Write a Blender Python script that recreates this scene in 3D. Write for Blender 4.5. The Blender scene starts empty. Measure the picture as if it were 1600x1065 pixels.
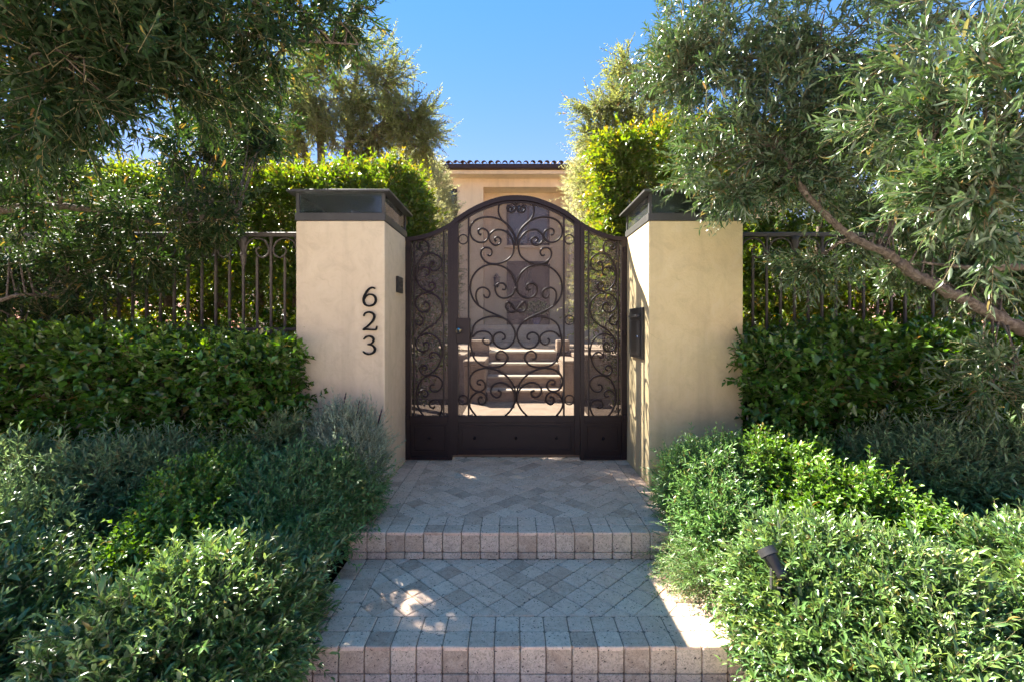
import bpy, math, random
import numpy as np
R = math.radians
random.seed(7)
scene = bpy.context.scene
COL = scene.collection

# ------------------------------------------------------------------ camera
F = 711.0            # focal length in photo pixels (1600 wide), 16 mm lens
CZ = 1.465           # eye height
cam_data = bpy.data.cameras.new('camera')
cam_data.sensor_width = 36.0
cam_data.lens = 36.0 * F / 1600.0
cam_data.shift_y = -24.5 / 1600.0
cam_data.shift_x = -1.0 / 1600.0
cam_data.clip_start = 0.05
cam_data.clip_end = 600
cam = bpy.data.objects.new('camera', cam_data)
cam.location = (0, 0, CZ)
cam.rotation_euler = (R(90), 0, 0)
COL.objects.link(cam)
scene.camera = cam

# ------------------------------------------------------------------ sky, sun, exposure
SUN_D = np.array([1.0, -0.95, -1.42])          # direction the light travels
sun_elev = math.atan2(1.42, math.hypot(1.0, 0.95))
sun_az = math.atan2(-1.0, 0.95)                # of the sun, from +Y towards +X
world = bpy.data.worlds.new('World')
scene.world = world
world.use_nodes = True
wn = world.node_tree
sky = wn.nodes.new('ShaderNodeTexSky')
sky.sky_type = 'NISHITA'
sky.sun_disc = False
sky.sun_elevation = sun_elev
sky.sun_rotation = sun_az
sky.altitude = 300
sky.air_density = 1.0
sky.dust_density = 0.0
sky.ozone_density = 3.0
bg = wn.nodes['Background']
bg.inputs['Strength'].default_value = 0.115
hsv = wn.nodes.new('ShaderNodeHueSaturation')
hsv.inputs['Saturation'].default_value = 2.3
gam = wn.nodes.new('ShaderNodeGamma')
gam.inputs['Gamma'].default_value = 0.42
wn.links.new(sky.outputs['Color'], gam.inputs['Color'])
wn.links.new(gam.outputs['Color'], hsv.inputs['Color'])
tint = wn.nodes.new('ShaderNodeMix'); tint.data_type = 'RGBA'; tint.blend_type = 'MULTIPLY'
tint.inputs[0].default_value = 1.0
tint.inputs[7].default_value = (1.4, 0.68, 0.69, 1)      # camera white balance towards warm
wn.links.new(hsv.outputs['Color'], tint.inputs[6])
wn.links.new(tint.outputs[2], bg.inputs['Color'])

sun_data = bpy.data.lights.new('sun', 'SUN')
sun_data.energy = 4.2
sun_data.angle = R(0.53)
sun_data.color = (1.0, 0.94, 0.84)
sun = bpy.data.objects.new('sun', sun_data)
from mathutils import Vector
sun.rotation_euler = Vector(SUN_D).to_track_quat('-Z', 'Y').to_euler()
sun.location = (-6, 9, 14)
COL.objects.link(sun)

scene.view_settings.view_transform = 'Standard'
scene.view_settings.look = 'None'
scene.view_settings.exposure = 3.0
scene.view_settings.gamma = 1.0
scene.view_settings.use_curve_mapping = False
scene.render.engine = 'CYCLES'
cy = scene.cycles
cy.use_denoising = True
cy.use_adaptive_sampling = True
cy.adaptive_threshold = 0.03
cy.max_bounces = 7
cy.diffuse_bounces = 3
cy.glossy_bounces = 3
cy.transmission_bounces = 5
cy.transparent_max_bounces = 12
cy.caustics_reflective = False
cy.caustics_refractive = False
cy.sample_clamp_indirect = 6.0


def at(px, py, Y):
    """photo pixel + distance -> world point"""
    return np.array([(px - 801.0) / F * Y, Y, CZ - (py - 508.0) / F * Y])


# ------------------------------------------------------------------ object helpers
BASE = {}


def tag(o, label=None, cat=None, group=None, kind=None):
    if label: o['label'] = label
    if cat: o['category'] = cat
    if group: o['group'] = group
    if kind: o['kind'] = kind
    return o


def thing(name, label, cat, base=(0, 0, 0), group=None):
    o = bpy.data.objects.new(name, None)
    o.empty_display_size = 0.1
    o.location = base
    COL.objects.link(o)
    BASE[o.name] = np.array(base, float)
    return tag(o, label, cat, group)


def link(name, me, mat, parent=None, kind=None, loc=None):
    o = bpy.data.objects.new(name, me)
    COL.objects.link(o)
    mats = mat if isinstance(mat, (list, tuple)) else [mat]
    if len(me.materials) == 0:
        for m in mats: me.materials.append(m)
    if parent is not None:
        o.parent = parent
        BASE[o.name] = BASE[parent.name]
    else:
        BASE[o.name] = np.zeros(3)
    if loc is not None:
        o.location = loc
    if kind: o['kind'] = kind
    return o


class MB:
    """mesh collector in world coordinates"""
    def __init__(s):
        s.v = []; s.f = []; s.smooth = []

    def add(s, v, f, smooth=False):
        o = len(s.v)
        s.v.extend([tuple(map(float, p)) for p in v])
        s.f.extend([tuple(i + o for i in q) for q in f])
        s.smooth.extend([smooth] * len(f))
        return s

    def box(s, x0, x1, y0, y1, z0, z1, b=0.0):
        if b <= 0:
            v = [(x0, y0, z0), (x1, y0, z0), (x1, y1, z0), (x0, y1, z0), (x0, y0, z1), (x1, y0, z1), (x1, y1, z1), (x0, y1, z1)]
            f = [(0, 3, 2, 1), (4, 5, 6, 7), (0, 1, 5, 4), (1, 2, 6, 5), (2, 3, 7, 6), (3, 0, 4, 7)]
            return s.add(v, f)
        # chamfered box : 24 verts
        xs, ys, zs = (x0, x1), (y0, y1), (z0, z1)
        v = []; idx = {}
        for i in (0, 1):
            for j in (0, 1):
                for k in (0, 1):
                    sx, sy, sz = (1 - 2 * i), (1 - 2 * j), (1 - 2 * k)
                    for a in range(3):
                        p = [xs[i] + sx * b, ys[j] + sy * b, zs[k] + sz * b]
                        p[a] = (xs[i], ys[j], zs[k])[a]
                        idx[(i, j, k, a)] = len(v); v.append(tuple(p))
        f = []
        def q(ids, n):
            p = [np.array(v[t]) for t in ids]
            nn = np.cross(p[1] - p[0], p[2] - p[0])
            f.append(tuple(ids) if np.dot(nn, n) > 0 else tuple(ids[::-1]))
        for a in range(3):
            o1, o2 = [t for t in range(3) if t != a]
            for side in (0, 1):
                ids = []
                for c1, c2 in ((0, 0), (1, 0), (1, 1), (0, 1)):
                    key = [0, 0, 0]; key[a] = side; key[o1] = c1; key[o2] = c2
                    ids.append(idx[(*key, a)])
                n = [0, 0, 0]; n[a] = 2 * side - 1
                q(ids, n)
        for a in range(3):
            o1, o2 = [t for t in range(3) if t != a]
            for c1 in (0, 1):
                for c2 in (0, 1):
                    k0 = [0, 0, 0]; k0[o1] = c1; k0[o2] = c2
                    k1 = list(k0); k1[a] = 1
                    n = [0, 0, 0]; n[o1] = 2 * c1 - 1; n[o2] = 2 * c2 - 1
                    q([idx[(*k0, o1)], idx[(*k1, o1)], idx[(*k1, o2)], idx[(*k0, o2)]], n)
        for i in (0, 1):
            for j in (0, 1):
                for k in (0, 1):
                    q([idx[(i, j, k, a)] for a in range(3)], (2 * i - 1, 2 * j - 1, 2 * k - 1))
        return s.add(v, f)

    def tube(s, pts, rad, n=6, cap=True, flat=None):
        P = np.array(pts, float)
        m = len(P)
        rr = np.full(m, rad, float) if np.isscalar(rad) else np.array(rad, float)
        T = np.gradient(P, axis=0)
        T /= np.linalg.norm(T, axis=1)[:, None] + 1e-9
        ref = np.array([0, 1, 0.0]) if flat else np.array([0.12, 0.31, 0.94])
        v = []
        for i in range(m):
            a = np.cross(T[i], ref); a /= np.linalg.norm(a) + 1e-9
            b = np.cross(T[i], a)
            for k in range(n):
                t = 2 * math.pi * (k + 0.5) / n
                v.append(P[i] + rr[i] * (math.cos(t) * a + math.sin(t) * b))
        f = []
        for i in range(m - 1):
            for k in range(n):
                k2 = (k + 1) % n
                f.append((i * n + k, (i + 1) * n + k, (i + 1) * n + k2, i * n + k2))
        if cap:
            f.append(tuple(range(n))); f.append(tuple((m - 1) * n + k for k in range(n))[::-1])
        return s.add(v, f, smooth=n > 4)

    def lathe(s, c, prof, n=16, axis='z'):
        v = []; f = []
        for (r, h) in prof:
            for k in range(n):
                t = 2 * math.pi * k / n
                if axis == 'z': v.append((c[0] + r * math.cos(t), c[1] + r * math.sin(t), c[2] + h))
                else: v.append((c[0] + r * math.cos(t), c[1] + h, c[2] + r * math.sin(t)))
        for i in range(len(prof) - 1):
            for k in range(n):
                k2 = (k + 1) % n
                q = (i * n + k, i * n + k2, (i + 1) * n + k2, (i + 1) * n + k)
                f.append(q if axis == 'z' else q[::-1])
        f.append(tuple(range(n))); f.append(tuple((len(prof) - 1) * n + k for k in range(n)))
        return s.add(v, f, smooth=True)

    def prism(s, poly, y0, y1):
        """poly in (x,z), extruded along y"""
        n = len(poly)
        v = [(x, y0, z) for x, z in poly] + [(x, y1, z) for x, z in poly]
        f = [tuple(range(n)), tuple(range(2 * n - 1, n - 1, -1))]
        for k in range(n):
            k2 = (k + 1) % n
            f.append((k2, k, n + k, n + k2))
        return s.add(v, f)

    def build(s, name, mat, parent=None, kind=None, off=None):
        b = BASE[parent.name] if parent is not None else (np.zeros(3) if off is None else np.array(off))
        me = bpy.data.meshes.new(name)
        v = np.array(s.v) - b
        me.from_pydata(v.tolist(), [], s.f)
        me.polygons.foreach_set('use_smooth', s.smooth)
        me.update()
        return link(name, me, mat, parent, kind, None if off is None or parent is not None else tuple(off))


def smooth(pts, sub=5):
    """Catmull-Rom through the points"""
    P = np.array(pts, float)
    P = np.vstack([2 * P[0] - P[1], P, 2 * P[-1] - P[-2]])
    out = []
    for i in range(1, len(P) - 2):
        for t in np.linspace(0, 1, sub, endpoint=False):
            p0, p1, p2, p3 = P[i - 1], P[i], P[i + 1], P[i + 2]
            out.append(0.5 * (2 * p1 + (p2 - p0) * t + (2 * p0 - 5 * p1 + 4 * p2 - p3) * t * t + (3 * p1 - p0 - 3 * p2 + p3) * t ** 3))
    out.append(P[-2])
    return np.array(out)


# ------------------------------------------------------------------ materials
def newmat(name):
    m = bpy.data.materials.new(name)
    m.use_nodes = True
    nt = m.node_tree
    b = nt.nodes['Principled BSDF']
    return m, nt, b


def ramp(nt, src, stops):
    r = nt.nodes.new('ShaderNodeValToRGB')
    e = r.color_ramp.elements
    while len(e) < len(stops): e.new(0.5)
    for el, (p, c) in zip(e, stops):
        el.position = p; el.color = (*c, 1)
    nt.links.new(src, r.inputs['Fac'])
    return r.outputs['Color']


def noise(nt, scale, detail=6, rough=0.6, coord='Object', vec=None, dist=0.0):
    n = nt.nodes.new('ShaderNodeTexNoise')
    n.inputs['Scale'].default_value = scale
    n.inputs['Detail'].default_value = detail
    n.inputs['Roughness'].default_value = rough
    n.inputs['Distortion'].default_value = dist
    if vec is None:
        t = nt.nodes.new('ShaderNodeTexCoord'); vec = t.outputs[coord]
    nt.links.new(vec, n.inputs['Vector'])
    return n.outputs['Fac']


def mixc(nt, fac, a, b, mode='MIX'):
    m = nt.nodes.new('ShaderNodeMix'); m.data_type = 'RGBA'; m.blend_type = mode
    for sock, val in ((m.inputs[0], fac), (m.inputs[6], a), (m.inputs[7], b)):
        if isinstance(val, (int, float)): sock.default_value = val
        elif isinstance(val, tuple): sock.default_value = (*val, 1)
        else: nt.links.new(val, sock)
    return m.outputs[2]


def bump(nt, b, h, strength=0.3, dist=0.01):
    n = nt.nodes.new('ShaderNodeBump')
    n.inputs['Strength'].default_value = strength
    n.inputs['Distance'].default_value = dist
    nt.links.new(h, n.inputs['Height'])
    nt.links.new(n.outputs['Normal'], b.inputs['Normal'])


def stucco(name, c, c2, c3, sc=1.0):
    m, nt, b = newmat(name)
    big = noise(nt, 1.7 * sc, 5, 0.6, dist=0.4)
    fine = noise(nt, 60 * sc, 4, 0.7)
    col = ramp(nt, big, [(0.3, c2), (0.52, c), (0.72, c3)])
    col = mixc(nt, 0.45, col, ramp(nt, noise(nt, 7 * sc, 8, 0.72, dist=1.4), [(0.32, tuple(x * 0.86 for x in c2)), (0.5, c), (0.68, c3)]))
    # run-off streaks: noise stretched along the vertical
    t = nt.nodes.new('ShaderNodeTexCoord'); mp = nt.nodes.new('ShaderNodeMapping')
    mp.inputs['Scale'].default_value = (9 * sc, 9 * sc, 0.7 * sc)
    nt.links.new(t.outputs['Object'], mp.inputs['Vector'])
    st = noise(nt, 1.0, 4, 0.6, vec=mp.outputs['Vector'])
    col = mixc(nt, ramp(nt, st, [(0.5, (0, 0, 0)), (0.78, (0.5,) * 3)]), col, tuple(x * 0.74 for x in c2))
    # hairline cracks
    vo = nt.nodes.new('ShaderNodeTexVoronoi'); vo.feature = 'DISTANCE_TO_EDGE'; vo.inputs['Scale'].default_value = 2.1 * sc
    wv = nt.nodes.new('ShaderNodeVectorMath'); wv.operation = 'MULTIPLY_ADD'
    nz = nt.nodes.new('ShaderNodeTexNoise'); nz.inputs['Scale'].default_value = 5 * sc
    nt.links.new(t.outputs['Object'], nz.inputs['Vector'])
    nt.links.new(nz.outputs['Color'], wv.inputs[0]); wv.inputs[1].default_value = (0.25, 0.25, 0.25); nt.links.new(t.outputs['Object'], wv.inputs[2])
    nt.links.new(wv.outputs[0], vo.inputs['Vector'])
    crack = ramp(nt, vo.outputs['Distance'], [(0.0, (0.5,) * 3), (0.006, (0, 0, 0))])
    crack = mixc(nt, ramp(nt, noise(nt, 1.3 * sc, 2), [(0.5, (0, 0, 0)), (0.6, (1, 1, 1))]), (0, 0, 0), crack)
    col = mixc(nt, crack, col, tuple(x * 0.5 for x in c2))
    nt.links.new(col, b.inputs['Base Color'])
    b.inputs['Roughness'].default_value = 0.9
    b.inputs['Specular IOR Level'].default_value = 0.2
    ad = nt.nodes.new('ShaderNodeMath'); ad.operation = 'ADD'
    nt.links.new(fine, ad.inputs[0]); nt.links.new(noise(nt, 14 * sc, 3), ad.inputs[1])
    bump(nt, b, ad.outputs[0], 0.6, 0.005)
    return m


def metal(name, c, rough=0.5, spec=0.5, mott=0.25):
    m, nt, b = newmat(name)
    n = noise(nt, 9, 6, 0.7)
    col = ramp(nt, n, [(0.3, tuple(x * (1 - mott) for x in c)), (0.7, tuple(x * (1 + mott) for x in c))])
    nt.links.new(col, b.inputs['Base Color'])
    b.inputs['Roughness'].default_value = rough
    b.inputs['Specular IOR Level'].default_value = spec
    bump(nt, b, noise(nt, 120, 3), 0.12, 0.002)
    return m


M = {}
M['stucco_left'] = stucco('cream_stucco', (0.64, 0.52, 0.36), (0.57, 0.455, 0.315), (0.69, 0.575, 0.415))
M['stucco_right'] = stucco('yellow_cream_stucco', (0.63, 0.50, 0.275), (0.56, 0.445, 0.255), (0.67, 0.555, 0.345))
M['house_wall'] = stucco('house_stucco', (0.84, 0.66, 0.42), (0.80, 0.61, 0.38), (0.87, 0.71, 0.48), 0.4)
M['gate_metal'] = metal('bronze_painted_iron', (0.018, 0.010, 0.010), 0.45, 0.3)
M['fence_metal'] = metal('grey_brown_iron', (0.075, 0.062, 0.05), 0.55, 0.4)
M['lantern_metal'] = metal('dark_lantern_metal', (0.05, 0.048, 0.045), 0.45, 0.5)
M['black'] = metal('black_panel', (0.012, 0.012, 0.013), 0.35, 0.5)
M['numeral'] = metal('flat_black_numeral', (0.006, 0.006, 0.006), 0.6, 0.15)
M['brass'] = metal('worn_steel', (0.5, 0.47, 0.42), 0.25, 0.5); M['brass'].node_tree.nodes['Principled BSDF'].inputs['Metallic'].default_value = 1
M['blue_glaze'] = metal('blue_glaze', (0.02, 0.04, 0.16), 0.3, 0.5)
M['door_wood'] = metal('dark_door_wood', (0.05, 0.03, 0.022), 0.5, 0.4)
M['gutter'] = metal('brown_gutter', (0.035, 0.02, 0.018), 0.5, 0.4)


def travertine(name, stops, stain=0.52, amount=0.55):
    m, nt, b = newmat(name)
    oi = nt.nodes.new('ShaderNodeObjectInfo')
    t = nt.nodes.new('ShaderNodeTexCoord')
    ad = nt.nodes.new('ShaderNodeVectorMath'); ad.operation = 'MULTIPLY_ADD'
    cb = nt.nodes.new('ShaderNodeCombineXYZ')
    for k in range(3): nt.links.new(oi.outputs['Random'], cb.inputs[k])
    nt.links.new(cb.outputs[0], ad.inputs[0]); ad.inputs[1].default_value = (31, 17, 23)
    nt.links.new(t.outputs['Object'], ad.inputs[2])
    v = ad.outputs[0]
    base = ramp(nt, oi.outputs['Random'], stops)
    mott = noise(nt, 18, 8, 0.68, vec=v, dist=1.2)
    col = mixc(nt, 0.5, base, ramp(nt, mott, [(0.28, (0.40, 0.25, 0.17)), (0.5, (0.72, 0.52, 0.37)), (0.72, (0.86, 0.68, 0.52))]))
    vein = noise(nt, 45, 5, 0.7, vec=v, dist=2.5)
    col = mixc(nt, ramp(nt, vein, [(stain, (0, 0, 0)), (stain + 0.16, (amount,) * 3)]), col, (0.22, 0.165, 0.13))
    vo = nt.nodes.new('ShaderNodeTexNoise'); vo.inputs['Scale'].default_value = 95; vo.inputs['Detail'].default_value = 2
    nt.links.new(v, vo.inputs['Vector'])
    pit = ramp(nt, vo.outputs['Fac'], [(0.655, (0, 0, 0)), (0.69, (1, 1, 1))])
    col = mixc(nt, pit, col, (0.10, 0.075, 0.06))
    nt.links.new(col, b.inputs['Base Color'])
    b.inputs['Roughness'].default_value = 0.72
    b.inputs['Specular IOR Level'].default_value = 0.3
    sb = nt.nodes.new('ShaderNodeMath'); sb.operation = 'SUBTRACT'
    nt.links.new(mott, sb.inputs[0]); nt.links.new(pit, sb.inputs[1])
    bump(nt, b, sb.outputs[0], 0.4, 0.003)
    return m


M['tile'] = travertine('tumbled_travertine', [(0.0, (0.34, 0.22, 0.155)), (0.16, (0.56, 0.37, 0.26)), (0.4, (0.82, 0.57, 0.41)), (0.8, (0.80, 0.57, 0.43)), (1.0, (0.88, 0.69, 0.52))])
M['riser_tile'] = travertine('stained_travertine', [(0.0, (0.30, 0.23, 0.155)), (0.4, (0.54, 0.445, 0.32)), (0.8, (0.62, 0.54, 0.42)), (1.0, (0.48, 0.39, 0.32))], 0.47, 0.65)


def rough_mat(name, stops, scale, bs=0.5, bd=0.02, rough=0.95):
    m, nt, b = newmat(name)
    n = noise(nt, scale, 8, 0.7)
    nt.links.new(ramp(nt, n, stops), b.inputs['Base Color'])
    b.inputs['Roughness'].default_value = rough
    b.inputs['Specular IOR Level'].default_value = 0.2
    bump(nt, b, n, bs, bd)
    return m


M['mortar'] = rough_mat('mortar', [(0.3, (0.17, 0.12, 0.09)), (0.7, (0.30, 0.23, 0.17))], 40, 0.5, 0.004)
M['soil'] = rough_mat('soil', [(0.3, (0.035, 0.022, 0.014)), (0.7, (0.10, 0.065, 0.04))], 22, 0.8, 0.03)
M['concrete'] = rough_mat('concrete_pavement', [(0.3, (0.38, 0.35, 0.31)), (0.7, (0.46, 0.43, 0.38))], 6, 0.2, 0.004)
M['road'] = rough_mat('concrete_road', [(0.3, (0.36, 0.34, 0.31)), (0.7, (0.45, 0.43, 0.39))], 3, 0.2, 0.004)
M['stone'] = rough_mat('courtyard_stone', [(0.3, (0.28, 0.20, 0.14)), (0.7, (0.44, 0.34, 0.25))], 5, 0.3, 0.004, 0.8)
M['tread_stone'] = rough_mat('sunlit_tread_stone', [(0.3, (0.55, 0.46, 0.36)), (0.7, (0.70, 0.61, 0.49))], 8, 0.3, 0.004, 0.8)  # treads paled to paint in the sun falling on them
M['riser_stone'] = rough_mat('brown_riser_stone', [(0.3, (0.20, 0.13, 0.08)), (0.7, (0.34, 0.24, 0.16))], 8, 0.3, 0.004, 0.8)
M['bark'] = rough_mat('grey_brown_bark', [(0.3, (0.07, 0.05, 0.036)), (0.5, (0.17, 0.13, 0.095)), (0.7, (0.30, 0.245, 0.19))], 38, 1.0, 0.02)
M['twig'] = rough_mat('green_brown_twig', [(0.3, (0.16, 0.13, 0.06)), (0.7, (0.28, 0.24, 0.13))], 20, 0.2, 0.002, 0.7)
M['rooftile'] = rough_mat('brown_clay', [(0.3, (0.10, 0.065, 0.055)), (0.7, (0.22, 0.15, 0.12))], 4, 0.3, 0.004)

# perforated screen behind the scrolls: holes far below a pixel
m, nt, b = newmat('bronze_insect_screen')
b.inputs['Base Color'].default_value = (0.075, 0.051, 0.051, 1); b.inputs['Roughness'].default_value = 0.5
tr = nt.nodes.new('ShaderNodeBsdfTransparent'); mx = nt.nodes.new('ShaderNodeMixShader')
mx.inputs[0].default_value = 0.34
nt.links.new(b.outputs[0], mx.inputs[1]); nt.links.new(tr.outputs[0], mx.inputs[2])
nt.links.new(mx.outputs[0], nt.nodes['Material Output'].inputs['Surface'])
M['screen'] = m

# thin clear glass
m, nt, b = newmat('clear_glass')
gl = nt.nodes.new('ShaderNodeBsdfGlossy'); gl.inputs['Roughness'].default_value = 0.03
tr = nt.nodes.new('ShaderNodeBsdfTransparent'); tr.inputs[0].default_value = (0.82, 0.9, 0.88, 1)
fr = nt.nodes.new('ShaderNodeFresnel'); fr.inputs[0].default_value = 1.55
mx = nt.nodes.new('ShaderNodeMixShader')
nt.links.new(fr.outputs[0], mx.inputs[0]); nt.links.new(tr.outputs[0], mx.inputs[1]); nt.links.new(gl.outputs[0], mx.inputs[2])
df = nt.nodes.new('ShaderNodeBsdfTranslucent'); df.inputs[0].default_value = (0.8, 0.84, 0.85, 1)
d2 = nt.nodes.new('ShaderNodeBsdfDiffuse'); d2.inputs[0].default_value = (0.8, 0.84, 0.85, 1)
md = nt.nodes.new('ShaderNodeMixShader'); md.inputs[0].default_value = 0.5
nt.links.new(df.outputs[0], md.inputs[1]); nt.links.new(d2.outputs[0], md.inputs[2])
m2 = nt.nodes.new('ShaderNodeMixShader'); m2.inputs[0].default_value = 0.04  # thin white film painting in the sky reflected by the panes
nt.links.new(mx.outputs[0], m2.inputs[1]); nt.links.new(md.outputs[0], m2.inputs[2])
nt.links.new(m2.outputs[0], nt.nodes['Material Output'].inputs['Surface'])
M['glass'] = m

m, nt, b = newmat('window_glass')
b.inputs['Base Color'].default_value = (0.05, 0.07, 0.09, 1); b.inputs['Roughness'].default_value = 0.05
b.inputs['Specular IOR Level'].default_value = 1.0
M['window'] = m


def leafmat(name, dark, mid, tipc, under, rough=0.42, spec=0.5, trans=0.35):
    """leaf colour from its own random value, young shoot tips, paler underside"""
    m, nt, b = newmat(name)
    a = nt.nodes.new('ShaderNodeAttribute'); a.attribute_name = 'rnd'
    t = nt.nodes.new('ShaderNodeAttribute'); t.attribute_name = 'tip'
    col = ramp(nt, a.outputs['Fac'], [(0.0, dark), (0.55, mid), (0.955, tuple(min(1, x * 1.4) for x in mid)), (0.975, (0.26, 0.20, 0.05)), (1.0, (0.20, 0.11, 0.04))])
    col = mixc(nt, t.outputs['Fac'], col, tipc)
    ge = nt.nodes.new('ShaderNodeNewGeometry')
    top = mixc(nt, ge.outputs['Backfacing'], col, mixc(nt, 0.65, col, under))
    nt.links.new(top, b.inputs['Base Color'])
    b.inputs['Roughness'].default_value = rough
    b.inputs['Specular IOR Level'].default_value = spec
    tl = nt.nodes.new('ShaderNodeBsdfTranslucent')
    hs = nt.nodes.new('ShaderNodeHueSaturation')
    hs.inputs['Saturation'].default_value = 1.15; hs.inputs['Value'].default_value = 1.9
    hs.inputs['Hue'].default_value = 0.485
    nt.links.new(col, hs.inputs['Color']); nt.links.new(hs.outputs[0], tl.inputs[0])
    mx = nt.nodes.new('ShaderNodeMixShader'); mx.inputs[0].default_value = trans
    nt.links.new(b.outputs[0], mx.inputs[1]); nt.links.new(tl.outputs[0], mx.inputs[2])
    nt.links.new(mx.outputs[0], nt.nodes['Material Output'].inputs['Surface'])
    return m


M['leaf_hedge'] = leafmat('glossy_hedge_leaf', (0.024, 0.065, 0.009), (0.06, 0.15, 0.02), (0.18, 0.29, 0.03), (0.12, 0.17, 0.06), 0.26, 0.75, .3)
M['leaf_tall'] = leafmat('tall_hedge_leaf', (0.035, 0.075, 0.012), (0.08, 0.145, 0.02), (0.34, 0.20, 0.03), (0.14, 0.18, 0.05), 0.36, 0.5, 0.40)
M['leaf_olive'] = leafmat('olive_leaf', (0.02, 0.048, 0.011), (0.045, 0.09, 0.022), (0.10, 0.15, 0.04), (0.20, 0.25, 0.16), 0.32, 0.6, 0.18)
M['leaf_olive_shaded'] = leafmat('shaded_olive_leaf', (0.009, 0.024, 0.006), (0.02, 0.045, 0.01), (0.05, 0.08, 0.016), (0.05, 0.075, 0.035), 0.5, 0.22, 0.25)  # olive leaf colour lowered to put the left tree's shade into it
M['leaf_far'] = leafmat('far_olive_leaf', (0.06, 0.085, 0.025), (0.13, 0.155, 0.045), (0.22, 0.22, 0.08), (0.24, 0.26, 0.15), 0.5, 0.35, 0.42)
M['leaf_pale'] = leafmat('pale_olive_leaf', (0.14, 0.16, 0.07), (0.26, 0.27, 0.13), (0.36, 0.34, 0.18), (0.36, 0.36, 0.25), 0.5, 0.35, 0.4)
M['leaf_shrub'] = leafmat('shrub_leaf', (0.028, 0.075, 0.018), (0.07, 0.145, 0.04), (0.24, 0.33, 0.08), (0.22, 0.27, 0.16), 0.28, 0.75, 0.2)
M['leaf_shrub_dark'] = leafmat('dark_shrub_leaf', (0.045, 0.115, 0.03), (0.10, 0.21, 0.058), (0.20, 0.33, 0.10), (0.17, 0.24, 0.14), 0.34, 0.55, 0.22)
M['leaf_bluegreen'] = leafmat('blue_green_leaf', (0.06, 0.12, 0.045), (0.13, 0.215, 0.085), (0.27, 0.36, 0.14), (0.27, 0.32, 0.18), 0.42, 0.5, 0.22)
M['leaf_bright'] = leafmat('bright_green_leaf', (0.05, 0.12, 0.014), (0.10, 0.21, 0.027), (0.17, 0.29, 0.045), (0.14, 0.22, 0.07), 0.36, 0.5, 0.18)
M['leaf_lavender'] = leafmat('lavender_leaf', (0.14, 0.19, 0.13), (0.25, 0.32, 0.22), (0.36, 0.42, 0.31), (0.38, 0.42, 0.33), 0.6, 0.2, 0.25)
M['leaf_rosemary'] = leafmat('rosemary_leaf', (0.05, 0.12, 0.03), (0.10, 0.20, 0.05), (0.17, 0.30, 0.08), (0.18, 0.26, 0.15), 0.45, 0.5, 0.25)
M['flower'] = metal('dry_lavender_flower', (0.06, 0.035, 0.05), 0.8, 0.1)


# ------------------------------------------------------------------ foliage helpers
def unit(a):
    return a / (np.linalg.norm(a, axis=-1, keepdims=True) + 1e-9)


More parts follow.
